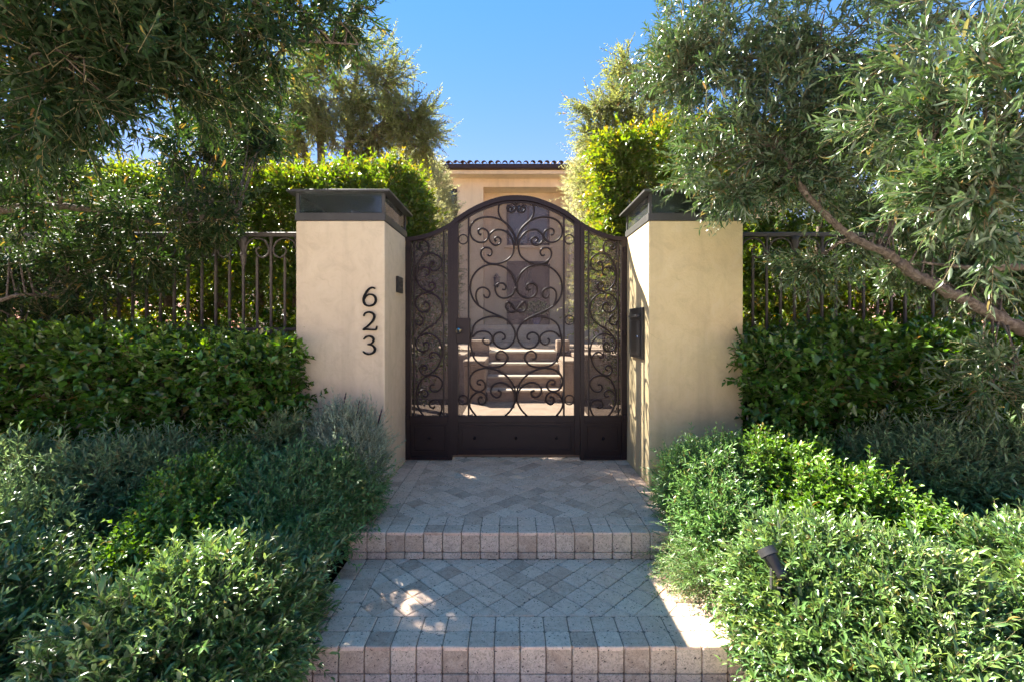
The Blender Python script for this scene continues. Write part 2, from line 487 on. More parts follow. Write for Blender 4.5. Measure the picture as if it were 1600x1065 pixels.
class Leaves:
    """collects leaf and twig triangles of one plant"""
    def __init__(s, seed):
        s.rng = np.random.default_rng(seed)
        s.v = []; s.t = []; s.r = []; s.tp = []; s.m = []; s.n = 0

    def _push(s, V, Tr, rnd, tip, mat):
        s.v.append(V); s.t.append(Tr + s.n); s.r.append(rnd); s.tp.append(tip)
        s.m.append(np.full(len(Tr), mat, np.int32)); s.n += len(V)

    def leaves(s, P, D, U, L, W, tip, detail=0, bend=0.12, fold=0.22, shape=0.45):
        N = len(P)
        U = unit(U - D * np.sum(U * D, axis=1, keepdims=True))
        S = np.cross(D, U)
        L = L[:, None]; W = W[:, None]
        rnd = s.rng.random(N)
        if detail == 0:
            mid = P + D * L * shape
            V = np.stack([P, mid + S * W * .5 + U * fold * W, P + D * L - U * bend * L, mid - S * W * .5 + U * fold * W], 1).reshape(-1, 3)
            b = np.arange(N)[:, None] * 4
            Tr = np.concatenate([b + [0, 1, 2], b + [0, 2, 3]], 1).reshape(-1, 3)
            k = 4
        else:
            m1 = P + D * L * .30 + U * bend * .25 * L
            m2 = P + D * L * .66 + U * bend * .05 * L
            tp = P + D * L - U * bend * L
            f = U * fold * W
            V = np.stack([P, m1, m2, tp, m1 + S * W * .5 + f, m2 + S * W * .40 + f, m1 - S * W * .5 + f, m2 - S * W * .40 + f], 1).reshape(-1, 3)
            b = np.arange(N)[:, None] * 8
            Tr = np.concatenate([b + q for q in ([0, 4, 1], [0, 1, 6], [1, 4, 5], [1, 5, 2], [1, 2, 7], [1, 7, 6], [2, 5, 3], [2, 3, 7])], 1).reshape(-1, 3)
            k = 8
        s._push(V, Tr, np.repeat(rnd, k), np.repeat(tip, k), 0)

    def twigs(s, S0, D0, Len, K, leafL, leafW, angle=50, droop=0.25, per=2, detail=0, jit=0.25, rad=0.0018, tipgain=0.8, up=1.0,
              curl=0.25, from_=0.12, bend=0.12, fold=0.22, shape=0.45, grow=0.0, young=1.0):
        rng = s.rng
        T = len(S0)
        D0 = unit(D0)
        side = unit(np.cross(D0, rng.normal(size=(T, 3))))
        u = np.linspace(0, 1, K)
        g = np.array([0, 0, -1.0])
        def pt(uu):
            uu = uu[None, :, None]
            return S0[:, None] + (D0[:, None] * uu + side[:, None] * (curl * (np.abs(rng0))[:, None, None]) * uu ** 2 + g * droop * uu ** 2) * Len[:, None, None]
        rng0 = rng.normal(size=T) * 0.7
        Pn = pt(np.linspace(from_, 1, K))
        Tn = unit(pt(np.linspace(from_, 1, K) + 0.02) - Pn)
        # perpendicular frame
        A = unit(np.cross(Tn, np.broadcast_to(side[:, None], Tn.shape) + 0.01))
        B = np.cross(Tn, A)
        ph0 = rng.random(T)[:, None] * 6.283
        tw = (np.arange(K) * (1.5708 if per == 2 else 2.39996))[None, :] + ph0
        tipv = np.linspace(0, 1, K) ** 1.8
        yg = rng.random(T) ** 1.3 * young
        for j in range(per):
            ph = tw + j * (6.2832 / per) + rng.normal(size=tw.shape) * 0.35
            perp = A * np.cos(ph)[..., None] + B * np.sin(ph)[..., None]
            an = np.radians(angle) * (1 - 0.35 * np.linspace(0, 1, K))[None, :] + rng.normal(size=tw.shape) * 0.18
            D = Tn * np.cos(an)[..., None] + perp * np.sin(an)[..., None] + rng.normal(size=Tn.shape) * jit * 0.5
            D = unit(D).reshape(-1, 3)
            U = (np.array([0, 0, 1.0]) * up + rng.normal(size=D.shape) * 0.45 + Tn.reshape(-1, 3) * 0.3)
            n = len(D)
            sz = rng.normal(1, 0.26, n).clip(0.4, 1.6) * np.tile(1 - 0.35 * (np.abs(np.linspace(-0.6, 1, K)) ** 3), T) * (1 + grow * rng.random(n))
            tip = (np.tile(tipv, T) * np.repeat(yg, K) * tipgain).clip(0, 1)
            s.leaves(Pn.reshape(-1, 3), D, U, leafL * sz, leafW * sz * rng.normal(1, 0.1, n), tip, detail, bend, fold, shape)
        if rad > 0:
            m = 4
            C = pt(np.linspace(0, 1, m))
            tt = unit(pt(np.linspace(0, 1, m) + 0.02) - C)
            a = unit(np.cross(tt, np.array([0.3, 0.5, 0.8])))
            b = np.cross(tt, a)
            ring = []
            rr = np.linspace(rad, rad * 0.4, m)[None, :, None]
            for k in range(3):
                th = 2.0944 * k
                ring.append(C + rr * (a * math.cos(th) + b * math.sin(th)))
            V = np.stack(ring, 2).reshape(-1, 3)            # T,m,3
            base = (np.arange(T) * m * 3)[:, None]
            q = []
            for i in range(m - 1):
                for k in range(3):
                    k2 = (k + 1) % 3
                    q += [[i * 3 + k, i * 3 + k2, (i + 1) * 3 + k2], [i * 3 + k, (i + 1) * 3 + k2, (i + 1) * 3 + k]]
            Tr = (base[:, None, :] + np.array(q)[None]).reshape(-1, 3)
            s._push(V, Tr, np.zeros(len(V)), np.zeros(len(V)), 1)

    def build(s, name, mats, parent):
        V = np.concatenate(s.v) - BASE[parent.name]
        Tr = np.concatenate(s.t).astype(np.int32)
        me = bpy.data.meshes.new(name)
        me.vertices.add(len(V)); me.vertices.foreach_set('co', V.astype(np.float32).ravel())
        me.loops.add(len(Tr) * 3); me.loops.foreach_set('vertex_index', Tr.ravel())
        me.polygons.add(len(Tr))
        me.polygons.foreach_set('loop_start', np.arange(0, len(Tr) * 3, 3, dtype=np.int32))
        me.polygons.foreach_set('material_index', np.concatenate(s.m))
        for nm, arr in (('rnd', s.r), ('tip', s.tp)):
            a = me.attributes.new(nm, 'FLOAT', 'POINT')
            a.data.foreach_set('value', np.concatenate(arr).astype(np.float32))
        me.update(calc_edges=True)
        global TRIS
        TRIS += len(Tr)
        return link(name, me, mats, parent, 'stuff')


TRIS = 0


def lump(d, seed):
    r = np.random.default_rng(seed)
    o = np.ones(len(d))
    for k in range(5):
        w = r.normal(size=3) * (2.0 + 1.3 * k)
        o += (0.11 / (1 + 0.35 * k)) * np.sin(d @ w + r.random() * 6.28)
    return o


def shrub(name, label, blobs, n, leaf, mat, seed, Len=0.14, K=7, per=2, angle=48, detail=0, group=None, upb=0.5, rad=0.0016,
          tipgain=0.8, zmin=-0.25, depth=(0.62, 1.0), stems=7, jit=0.3, droop=0.05, category='shrub', part='foliage', extra=None, young=1.0, curl=0.25, up=1.0):
    """mound of leafy twigs on a few stems; blobs = (cx,cy,cz,rx,ry,rz)"""
    B = np.array(blobs, float)
    c0 = B[:, :3].mean(0)
    base = (c0[0], c0[1], max(0.0, min(b[2] - b[5] for b in blobs)))
    t = thing(name, label, category, base, group)
    L = Leaves(seed)
    rng = L.rng
    w = B[:, 3] * B[:, 4] + B[:, 3] * B[:, 5] + B[:, 4] * B[:, 5]
    pick = rng.choice(len(B), size=int(n * 1.9), p=w / w.sum())
    d = unit(rng.normal(size=(len(pick), 3)))
    ok = d[:, 2] > zmin
    d = d[ok]; pick = pick[ok]
    c = B[pick, :3]; r = B[pick, 3:]
    lm = lump(d * 1.4 + c, seed)[:, None]
    fr = depth[0] + (depth[1] - depth[0]) * rng.random((len(d), 1)) ** 0.6
    S0 = c + d * r * lm * fr
    inside = np.zeros(len(S0), bool)
    for k in range(len(B)):
        q = np.sum(((S0 - B[k, :3]) / B[k, 3:]) ** 2, axis=1)
        inside |= (q < 0.42 * depth[0]) & (pick != k)
    S0 = S0[~inside][:n]; d = d[~inside][:n]; r = r[~inside][:n]
    nrm = unit(d / r)
    D0 = nrm * 0.8 + np.array([0, 0, upb]) + rng.normal(size=d.shape) * 0.38
    ln = Len * rng.normal(1, 0.25, len(S0)).clip(0.5, 1.7) * np.where(rng.random(len(S0)) < 0.06, 1.5, 1.0)
    L.twigs(S0, D0, ln, K, leaf[0], leaf[1], angle, droop, per, detail, jit, rad, tipgain, from_=0.08, young=young, curl=curl, up=up)
    if extra: extra(L)
    L.build(part, [M[mat], M['twig']], t)
    for k in range(stems):
        b = B[k % len(B)]
        a0 = np.array([b[0] + random.uniform(-.12, .12) * b[3], b[1] + random.uniform(-.12, .12) * b[4], max(-0.02, b[2] - b[5])])
        dd = unit(np.array([random.gauss(0, 1), random.gauss(0, 1), 1.1]))
        e = b[:3] + dd * b[3:] * 0.8
        m_ = (a0 + e) / 2 + np.array([random.uniform(-.05, .05), random.uniform(-.05, .05), 0])
        MB().tube(smooth([a0, m_, e], 3), np.linspace(0.011, 0.004, 7), 5).build('stem', M['bark'], t)
    return t


def hedge(name, label, x0, x1, y0, y1, z0, z1, n, leaf, mat, seed, Len=0.16, K=6, per=2, faces=None, stemsx=(), stemr=0.02, stemtop=None,
          tipgain=0.8, angle=55, part='foliage', topx=1.0, lumpy=0.09, extra=None, group=None, young=1.0, topyoung=1.0, zfun=None, taper=0.0):
    t = thing(name, label, 'hedge', ((x0 + x1) / 2, (y0 + y1) / 2, 0), group)
    L = Leaves(seed)
    rng = L.rng
    dx, dy, dz = x1 - x0, y1 - y0, z1 - z0
    faces = faces or {'front': 1, 'top': 1, 'left': 1, 'right': 1, 'back': 0.6}
    area = {'front': dx * dz, 'back': dx * dz, 'top': dx * dy * topx, 'left': dy * dz, 'right': dy * dz}
    tot = sum(area[k] * faces[k] for k in faces)
    for k, wt in faces.items():
        m_ = int(n * area[k] * wt / tot)
        if m_ < 4: continue
        a, b_ = rng.random(m_), rng.random(m_)
        ins = rng.random(m_) ** 1.4 * 0.20
        if k in ('front', 'back'):
            P = np.stack([x0 + a * dx, np.where(k == 'front', y0 + ins, y1 - ins), z0 + b_ * dz], 1); N = np.array([0, -1.0 if k == 'front' else 1.0, 0])
        elif k == 'top':
            P = np.stack([x0 + a * dx, y0 + b_ * dy, z1 - ins], 1); N = np.array([0, 0, 1.0])
        else:
            P = np.stack([np.where(k == 'left', x0 + ins, x1 - ins), y0 + a * dy, z0 + b_ * dz], 1); N = np.array([-1.0 if k == 'left' else 1.0, 0, 0])
        nz = np.zeros(m_)
        for q in range(6):
            w = rng.normal(size=3) * (1.5 + 1.6 * q)
            nz += np.sin(P @ w + rng.random() * 6.28) * lumpy / (1 + 0.5 * q)
        P = P + N * nz[:, None]
        if taper and k in ('front',):
            P[:, 1] += taper * ((P[:, 2] - z0) / dz)
        if zfun is not None:
            P[:, 2] = z0 + (P[:, 2] - z0) * zfun(P[:, 0])
        D0 = N * 0.75 + np.array([0, 0, 0.45]) + rng.normal(size=P.shape) * 0.45
        ln = Len * rng.normal(1, 0.25, m_).clip(0.5, 1.8)
        L.twigs(P, D0, ln, K, leaf[0], leaf[1], angle, 0.05, per, 0, 0.35, 0.0018, tipgain, shape=0.5, from_=0.1,
                young=topyoung if k == 'top' else young)
    if extra: extra(L)
    L.build(part, [M[mat], M['twig']], t)
    for sx in stemsx:
        yy = (y0 + y1) / 2 + random.uniform(-.1, .1)
        top = stemtop or z1 * 0.8
        MB().tube(smooth([(sx, yy, z0 - 0.1 if z0 > 0.3 else 0.0), (sx + random.uniform(-.05, .05), yy, (z0 + top) / 2), (sx + random.uniform(-.1, .1), yy, top)], 3),
                  np.linspace(stemr, stemr * 0.55, 7), 7).build('trunk' if stemr > 0.03 else 'stem', M['bark'], t)
    return t


def tree(name, label, trunks, blobs, leaf, mat, seed, boughs=9, tw=16, Len=0.34, K=12, detail=0, droop=0.35, angle=42, per=2, base=None,
         hub=None, tipgain=0.5, rad=0.0022, group=None, limbs=(), brad=0.008, jit=0.25, bulk=0.35, up=0.8):
    """trunks / limbs = lists of (x,y,z,r); blobs = (centre, radius, weight)"""
    base = base or tuple(trunks[0][0][:3])
    t = thing(name, label, 'tree', base, group)
    for i, tr in enumerate(trunks):
        a = np.array(tr, float)
        sm = smooth(a, 6)
        MB().tube(sm[:, :3], sm[:, 3], 9).build('trunk', M['bark'], t)
    for tr in limbs:
        sm = smooth(np.array(tr, float), 12)
        kr = np.random.default_rng(seed + len(sm))
        sm[1:-1, :3] += kr.normal(size=(len(sm) - 2, 3)) * 0.10 * sm[1:-1, 3:4]
        sm[:, 3] *= 1 + 0.07 * kr.normal(size=len(sm)) + 0.28 * (kr.random(len(sm)) < 0.05)
        MB().tube(sm[:, :3], sm[:, 3], 11).build('branch', M['bark'], t)
    anchor = np.concatenate([smooth(np.array(q, float), 6)[:, :3] for q in list(trunks) + list(limbs)])
    if len(anchor) > 8: anchor = anchor[4:]
    L = Leaves(seed); rng = L.rng
    S, D, N = [], [], []
    bb = MB()
    for (c, r, wgt) in blobs:
        c = np.array(c); r = np.array(r if np.ndim(r) else (r, r, r), float)
        for k in range(max(1, int(boughs * wgt))):
            e = c + unit(rng.normal(size=3)) * r * rng.random() ** 0.4
            h = c + unit(rng.normal(size=3)) * r * 0.30 if rng.random() < 0.75 else None
            dist = np.linalg.norm(anchor - (c if h is None else h), axis=1)
            near = anchor[np.argmin(dist + rng.random(len(dist)) * 0.25)]
            if h is None: h = near + (e - near) * max(0.0, 1 - 1.2 * r.max() / (np.linalg.norm(e - near) + 1e-6))
            if k < 5 * wgt + 1:
                md = (near + h) / 2 + np.array([0, 0, 0.08]) * np.linalg.norm(h - near)
                bb.tube(smooth([near, md, h, e], 3), np.linspace(brad, brad * 0.28, 10), 5, cap=False)
            u = 0.15 + 0.85 * rng.random((tw, 1))
            p = h + (e - h) * u + rng.normal(size=(tw, 3)) * r * 0.10
            dd = unit(e - h) * 0.75 + rng.normal(size=(tw, 3)) * 0.55 + unit(p - c) * bulk
            S.append(p); D.append(dd)
    S = np.concatenate(S); D = np.concatenate(D)
    ln = Len * rng.normal(1, 0.25, len(S)).clip(0.4, 1.7)
    L.twigs(S, D, ln, K, leaf[0], leaf[1], angle, droop, per, detail, jit, rad, tipgain, up=up, curl=0.35)
    L.build('crown', [M[mat], M['twig']], t)
    if bb.v: bb.build('bough', M['bark'], t, 'stuff')
    return t


# ================================================================== SETTING
def struct(name, mb, mat, **k):
    return tag(mb.build(name, mat, **k), kind='structure')


struct('ground', MB().box(-150, 150, -120, 150, -0.5, -0.12), M['soil'])
struct('pavement', MB().box(-60, 60, -2.6, 1.86, -0.119, 0.0), M['concrete'])  # pavements and road lie unseen, kept pale to bounce sun onto the pillars
struct('road', MB().box(-60, 60, -13.0, -2.61, -0.118, -0.10), M['road'])
struct('pavement', MB().box(-60, 60, -30.0, -13.01, -0.118, 0.0), M['concrete'])

XL, XR = -0.928, 0.989          # faces of the two pillars
YG, YP = 3.95, 3.30             # gate plane, pillar front
Y1, Y2 = 2.56, 1.86             # front edges of landing and lower step
H1, H2 = 0.30, 0.15


def bed(name, xa, xb):
    nx, ny = 60, 24
    xs = np.linspace(xa, xb, nx); ys = np.linspace(1.0, 3.95, ny)
    v = []; f = []
    for y in ys:
        for x in xs:
            g = 0.02 + 0.24 * max(0, min(1, (y - 1.2) / 2.0))
            g += 0.018 * math.sin(5 * x + 3 * y) + 0.012 * math.sin(13 * x - 7 * y) + random.uniform(-.006, .006)
            v.append((x, y, g))
    for j in range(ny - 1):
        for i in range(nx - 1):
            a = j * nx + i
            f.append((a, a + 1, a + nx + 1, a + nx))
    return struct(name, MB().add(v, f, True), M['soil'])


bed('soil_bed', -9.0, XL - 0.015)
bed('soil_bed', XR + 0.015, 9.0)
struct('garden_ground', MB().box(-30, 30, 3.96, 7.3, -0.11, 0.284), M['soil'])
struct('courtyard_paving', MB().box(-0.66, 0.98, 4.06, 7.02, 0.285, 0.296), M['stone'])
struct('terrace_ground', MB().box(-30, 30, 7.95, 40, -0.11, 1.0), M['soil'])
struct('terrace_paving', MB().box(-7, 7, 8.35, 15.0, 1.001, 1.019), M['stone'])  # widened to bounce extra light up onto the house wall
struct('terrace_paving', MB().box(-0.39, 0.75, 7.965, 8.34, 1.001, 1.018), M['tread_stone'])


# ------------------------------------------------------------------ tiled steps
def clip_rect(poly, x0, x1, y0, y1):
    for ax, val, sg in ((0, x0, 1), (0, x1, -1), (1, y0, 1), (1, y1, -1)):
        out = []
        for i in range(len(poly)):
            a, b_ = poly[i], poly[(i + 1) % len(poly)]
            ia, ib = (a[ax] - val) * sg >= -1e-9, (b_[ax] - val) * sg >= -1e-9
            if ia: out.append(a)
            if ia != ib:
                t_ = (val - a[ax]) / (b_[ax] - a[ax])
                out.append((a[0] + t_ * (b_[0] - a[0]), a[1] + t_ * (b_[1] - a[1])))
        poly = []
        for p in out:
            if not poly or math.hypot(p[0] - poly[-1][0], p[1] - poly[-1][1]) > 1e-4: poly.append(p)
        if len(poly) > 1 and math.hypot(poly[0][0] - poly[-1][0], poly[0][1] - poly[-1][1]) < 1e-4: poly.pop()
        if len(poly) < 3: return []
    return poly


def tile_mesh(poly, h=0.016, gap=0.004, bev=0.0035, ch=0.006):
    """poly around its centre, top at z=0"""
    pts = []
    n = len(poly)
    for i in range(n):                       # clip the corners as on tumbled stone
        p0, p, p2 = (np.array(poly[(i + k) % n]) for k in (-1, 0, 1))
        a, b_ = np.linalg.norm(p - p0), np.linalg.norm(p2 - p)
        c1, c2 = min(ch * random.uniform(.5, 1.6), a * .3), min(ch * random.uniform(.5, 1.6), b_ * .3)
        pts += [p + (p0 - p) / a * c1, p + (p2 - p) / b_ * c2]
    P = np.array(pts); c = P.mean(0)
    def inset(d):
        r = np.linalg.norm(P - c, axis=1)[:, None]
        return c + (P - c) * np.maximum(0.1, 1 - d * 1.25 / r)
    m_ = len(P)
    o, i_ = inset(gap / 2), inset(gap / 2 + bev)
    v = [(x, y, -h) for x, y in o] + [(x, y, -bev) for x, y in o] + [(x, y, 0) for x, y in i_]
    f = []
    for r in range(2):
        for k in range(m_):
            k2 = (k + 1) % m_
            f.append((r * m_ + k, r * m_ + k2, (r + 1) * m_ + k2, (r + 1) * m_ + k))
    f.append(tuple(2 * m_ + k for k in range(m_)))
    me = bpy.data.meshes.new('tile')
    me.from_pydata(v, [], f)
    me.update()
    return me


def poly_area(p):
    return abs(sum(p[i][0] * p[(i + 1) % len(p)][1] - p[(i + 1) % len(p)][0] * p[i][1] for i in range(len(p)))) / 2


def lay(parent, polys, z, mat, vertical_y=None):
    """one object per tile; shared mesh for alike pieces"""
    cache = {}
    for poly in polys:
        if len(poly) < 3 or poly_area(poly) < 0.0006: continue
        cx = sum(p[0] for p in poly) / len(poly); cy_ = sum(p[1] for p in poly) / len(poly)
        loc = [(p[0] - cx, p[1] - cy_) for p in poly]
        if sum(loc[i][0] * loc[(i + 1) % len(loc)][1] - loc[(i + 1) % len(loc)][0] * loc[i][1] for i in range(len(loc))) < 0: loc = loc[::-1]
        key = tuple(sorted((round(a, 3), round(b_, 3)) for a, b_ in loc))
        lst = cache.setdefault(key, [])
        if len(lst) < 5: lst.append(tile_mesh(loc))
        me = random.choice(lst)
        o = bpy.data.objects.new('tile', me)
        if not me.materials: me.materials.append(mat)
        COL.objects.link(o); o.parent = parent
        j = random.uniform(-.0012, .0012)
        if vertical_y is None:
            o.location = (cx, cy_, z + j)
            o.rotation_euler = (random.gauss(0, .006), random.gauss(0, .006), 0)
        else:
            o.location = (cx, vertical_y + j, cy_)
            o.rotation_euler = (R(90) + random.gauss(0, .006), 0, random.gauss(0, .006))


TS = 0.1045
TT = 0.016


def border_field(x0, x1, y0, y1, front=2, side=2, back=0):
    polys = []
    nx = round((x1 - x0) / TS); px = (x1 - x0) / nx
    ny = round((y1 - y0) / TS); py_ = (y1 - y0) / ny
    for j in range(ny):
        for i in range(nx):
            if j < front or i < side or i >= nx - side or j >= ny - back:
                a, b_ = x0 + i * px, y0 + j * py_
                polys.append([(a, b_), (a + px, b_), (a + px, b_ + py_), (a, b_ + py_)])
    fx0, fx1, fy0, fy1 = x0 + side * px, x1 - side * px, y0 + front * py_, y1 - back * py_
    dgl = TS * math.sqrt(2)
    cxm = (fx0 + fx1) / 2
    for i in range(-16, 17):
        for j in range(-2, 32):
            cx = cxm + i * dgl / 2; cyy = fy0 + j * dgl / 2
            if (i + j) % 2: continue
            h = dgl / 2
            p = clip_rect([(cx - h, cyy), (cx, cyy - h), (cx + h, cyy), (cx, cyy + h)], fx0, fx1, fy0, fy1)
            if p: polys.append(p)
    return polys


landing = struct('entrance_landing', MB().box(XL, XR, Y1 + TT, 4.05, 0.0, H1 - 0.0045), M['mortar'])
lower = struct('lower_step', MB().box(XL, XR, Y2 + TT, Y1 + 0.01, 0.0, H2 - 0.0045), M['mortar'])
lay(landing, border_field(XL, XR, Y1, 4.04, 2, 2, 0), H1, M['tile'])
lay(lower, border_field(XL, XR, Y2, Y1 + 0.006, 2, 2, 0), H2, M['tile'])


def riser(parent, y, z0, z1):
    nx = round((XR - XL) / TS); px = (XR - XL) / nx
    rows = [(z1 - 0.108, z1 - 0.002), (z0, z1 - 0.108)]
    polys = [[(XL + i * px, a), (XL + (i + 1) * px, a), (XL + (i + 1) * px, b_), (XL + i * px, b_)] for a, b_ in rows for i in range(nx)]
    lay(parent, polys, 0, M['riser_tile'], vertical_y=y + 0.002)


riser(landing, Y1, H2, H1 - 0.004)
riser(lower, Y2, 0.0, H2 - 0.004)

# inner stair, its cheek walls and the terrace wall
stair = struct('garden_stair', MB().box(-0.41, 0.77, 7.90, 7.95, 0.0, 1.01), M['mortar'])
for k in range(4):
    y = 6.98 + 0.30 * k; z = 0.297 + 0.18 * (k + 1)
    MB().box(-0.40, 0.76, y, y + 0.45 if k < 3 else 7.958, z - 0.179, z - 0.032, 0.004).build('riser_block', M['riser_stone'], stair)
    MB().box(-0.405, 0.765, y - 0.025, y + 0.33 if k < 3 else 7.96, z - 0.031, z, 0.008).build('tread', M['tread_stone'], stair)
upper = struct('door_stair', MB().box(-1.2, 2.0, 13.0, 15.6, 0.9, 1.478), M['tread_stone'])
for k in range(3):
    MB().box(-1.0, 1.8, 12.0 + 0.34 * k, 13.0, 1.02 + 0.153 * k, 1.02 + 0.153 * (k + 1) - 0.003 * (k == 2), 0.006).build('tread', M['tread_stone'], upper)


def wall(name, label, boxes, mat, base):
    t = thing(name, label, 'wall', base)
    for nm, bx, b_ in boxes:
        MB().box(*bx, b_).build(nm, mat, t)
    return t


wall('terrace_wall', 'low stone retaining wall with cap to the left of the inner stair', [('wall_body', (-6, -0.76, 7.3, 7.9, 0.2, 0.93), 0.01), ('coping', (-6, -0.75, 7.25, 7.94, 0.931, 1.0), 0.012)], M['stone'], (-3.4, 7.6, 0.28))
wall('terrace_wall', 'low stone retaining wall with cap to the right of the inner stair', [('wall_body', (1.02, 6, 7.3, 7.9, 0.2, 0.93), 0.01), ('coping', (1.01, 6, 7.25, 7.94, 0.931, 1.0), 0.012)], M['stone'], (3.5, 7.6, 0.28))
wall('cheek_wall', 'stepped stone cheek wall on the left side of the inner stair', [('wall_body', (-0.74, -0.415, 6.9, 7.96, 0.29, 0.86), 0.01), ('coping', (-0.755, -0.41, 6.87, 7.975, 0.861, 0.93), 0.012), ('pier', (-0.74, -0.42, 7.98, 8.3, 1.0, 1.2), 0.012)], M['stone'], (-0.58, 7.4, 0.29))
wall('cheek_wall', 'stepped stone cheek wall on the right side of the inner stair', [('wall_body', (0.775, 0.99, 6.9, 7.96, 0.29, 0.86), 0.01), ('coping', (0.77, 1.005, 6.87, 7.975, 0.861, 0.93), 0.012), ('pier', (0.78, 1.0, 7.98, 8.3, 1.0, 1.2), 0.012)], M['stone'], (0.88, 7.4, 0.29))

# ================================================================== HOUSE
hb = (0.4, 15.6, 1.0)
house = thing('house', 'cream two storey house with clay tile roof beyond the gate', 'house', hb)
EZ = 6.44
MB().box(-9.0, -0.97, 15.0, 22.0, 0.9, EZ - 0.14).build('wall', M['house_wall'], house)
MB().box(1.88, 9.0, 15.0, 22.0, 0.9, EZ - 0.14).build('wall', M['house_wall'], house)
MB().box(-0.969, 1.879, 15.7, 21.9, 0.9, EZ - 0.141).build('recess_wall', M['house_wall'], house)
MB().box(-9.2, 9.2, 14.55, 22.2, EZ - 0.139, EZ - 0.02).build('soffit', M['house_wall'], house)
MB().box(-0.9695, 1.8795, 15.02, 15.69, EZ - 0.42, EZ - 0.142).build('lintel', M['house_wall'], house)
MB().box(-9.4, 9.4, 14.42, 14.56, EZ - 0.01, EZ + 0.14, 0.02).build('gutter', M['gutter'], house)
roof = MB().add([(-9.4, 14.50, EZ + 0.10), (9.4, 14.50, EZ + 0.10), (7.0, 18.5, EZ + 1.3), (-7.0, 18.5, EZ + 1.3), (-9.4, 22.4, EZ + 0.10), (9.4, 22.4, EZ + 0.10)],
                [(0, 1, 2, 3), (3, 2, 5, 4), (0, 3, 4), (1, 5, 2), (0, 4, 5, 1)]).build('roof', M['rooftile'], house)
# barrel tiles of the eave course
pr = []
nseg = 7
tv, tf = [], []
for row, (yy, rr) in enumerate(((0.0, 0.088), (0.62, 0.078))):
    for k in range(nseg):
        a = math.pi * k / (nseg - 1)
        tv.append((rr * math.cos(a), yy, yy * 0.3 + rr * math.sin(a)))
    for k in range(nseg):
        a = math.pi * k / (nseg - 1)
        tv.append(((rr - .016) * math.cos(a), yy, yy * 0.3 + (rr - .016) * math.sin(a)))
for k in range(nseg - 1):
    tf += [(k, k + 1, 2 * nseg + k + 1, 2 * nseg + k), (nseg + k, 3 * nseg + k, 3 * nseg + k + 1, nseg + k + 1), (k, nseg + k, nseg + k + 1, k + 1)]
tme = bpy.data.meshes.new('roof_tile'); tme.from_pydata(tv, [], tf); tme.update(); tme.materials.append(M['rooftile'])
for i in range(-20, 21):
    o = bpy.data.objects.new('roof_tile', tme); COL.objects.link(o); o.parent = roof
    o.location = np.array((0.2 + i * 0.222, 14.40 + random.uniform(-.015, .015), EZ + 0.15 + random.uniform(-.006, .006))) - BASE[house.name]
    o.rotation_euler = (random.gauss(0, .01), random.gauss(0, .02), random.gauss(0, .015))
for (x0, x1, z0, z1, y, nm) in ((-0.20, 1.27, 4.2, 5.65, 15.7, 'window'), (-3.4, -1.83, 4.35, 5.95, 15.0, 'window'), (-3.4, -1.83, 1.9, 3.6, 15.0, 'window'), (2.9, 4.4, 4.35, 5.9, 15.0, 'window')):
    fr_ = MB()
    fr_.box(x0, x0 + .08, y - .05, y + .05, z0, z1); fr_.box(x1 - .08, x1, y - .05, y + .05, z0, z1)
    fr_.box(x0 + .08, x1 - .08, y - .05, y + .05, z0, z0 + .08); fr_.box(x0 + .08, x1 - .08, y - .05, y + .05, z1 - .08, z1)
    fr_.box((x0 + x1) / 2 - .03, (x0 + x1) / 2 + .03, y - .045, y + .05, z0 + .081, z1 - .081)
    w_ = fr_.build(nm, M['gutter'], house)
    for a, b_ in ((x0 + .081, (x0 + x1) / 2 - .031), ((x0 + x1) / 2 + .031, x1 - .081)):
        MB().box(a, b_, y - .02, y + .02, z0 + .081, z1 - .081).build('pane', M['window'], w_)
    MB().box(x0 - .08, x1 + .08, y - .12, y - .001, z0 - .09, z0 - .002, 0.01).build('sill', M['house_wall'], w_)
dr = MB().box(-0.20, 0.52, 15.62, 15.72, 1.48, 3.66, 0.01).build('door', M['door_wood'], house)
dr2 = MB().box(0.53, 1.27, 15.62, 15.72, 1.48, 3.66, 0.01).build('door', M['door_wood'], house)
for d_, x0 in ((dr, -0.10), (dr2, 0.63)):
    MB().box(x0, x0 + .52, 15.605, 15.63, 1.65, 2.3, 0.01).build('door_panel', M['door_wood'], d_)
    MB().box(x0, x0 + .52, 15.605, 15.63, 2.4, 3.5, 0.01).build('door_panel', M['door_wood'], d_)
MB().lathe((0.47, 15.59, 2.5), [(0.01, .03), (0.035, .015), (0.035, -.01), (0.015, -.03)], 10, 'y').build('handle', M['brass'], dr)

wl = thing('wall_lantern', 'small dark lantern on the wall left of the house door', 'lantern', (-0.55, 15.62, 2.9))
MB().lathe((-0.55, 15.58, 2.75), [(0.06, 0), (0.10, .05), (0.11, .32), (0.13, .34), (0.02, .48)], 6).build('lamp_body', M['black'], wl)
MB().box(-0.57, -0.53, 15.58, 15.71, 3.10, 3.15).build('bracket', M['black'], wl)
pot = thing('flower_pot', 'blue glazed pot with a leafy plant beside the house door', 'pot', (0.78, 14.9, 1.48))
MB().lathe((0.78, 14.9, 1.477), [(0.09, 0), (0.14, .14), (0.15, .3), (0.13, .36), (0.145, .39), (0.12, .39), (0.10, .3)], 20).build('pot_body', M['blue_glaze'], pot)
L = Leaves(88)
S0 = np.array([0.78, 14.9, 1.80]) + L.rng.normal(size=(90, 3)) * [.08, .08, .03]
L.twigs(S0, L.rng.normal(size=(90, 3)) * [.5, .5, .2] + [0, 0, .8], np.full(90, .5), 7, .1, .04, 45, .2)
L.build('foliage', [M['leaf_bright'], M['twig']], pot)

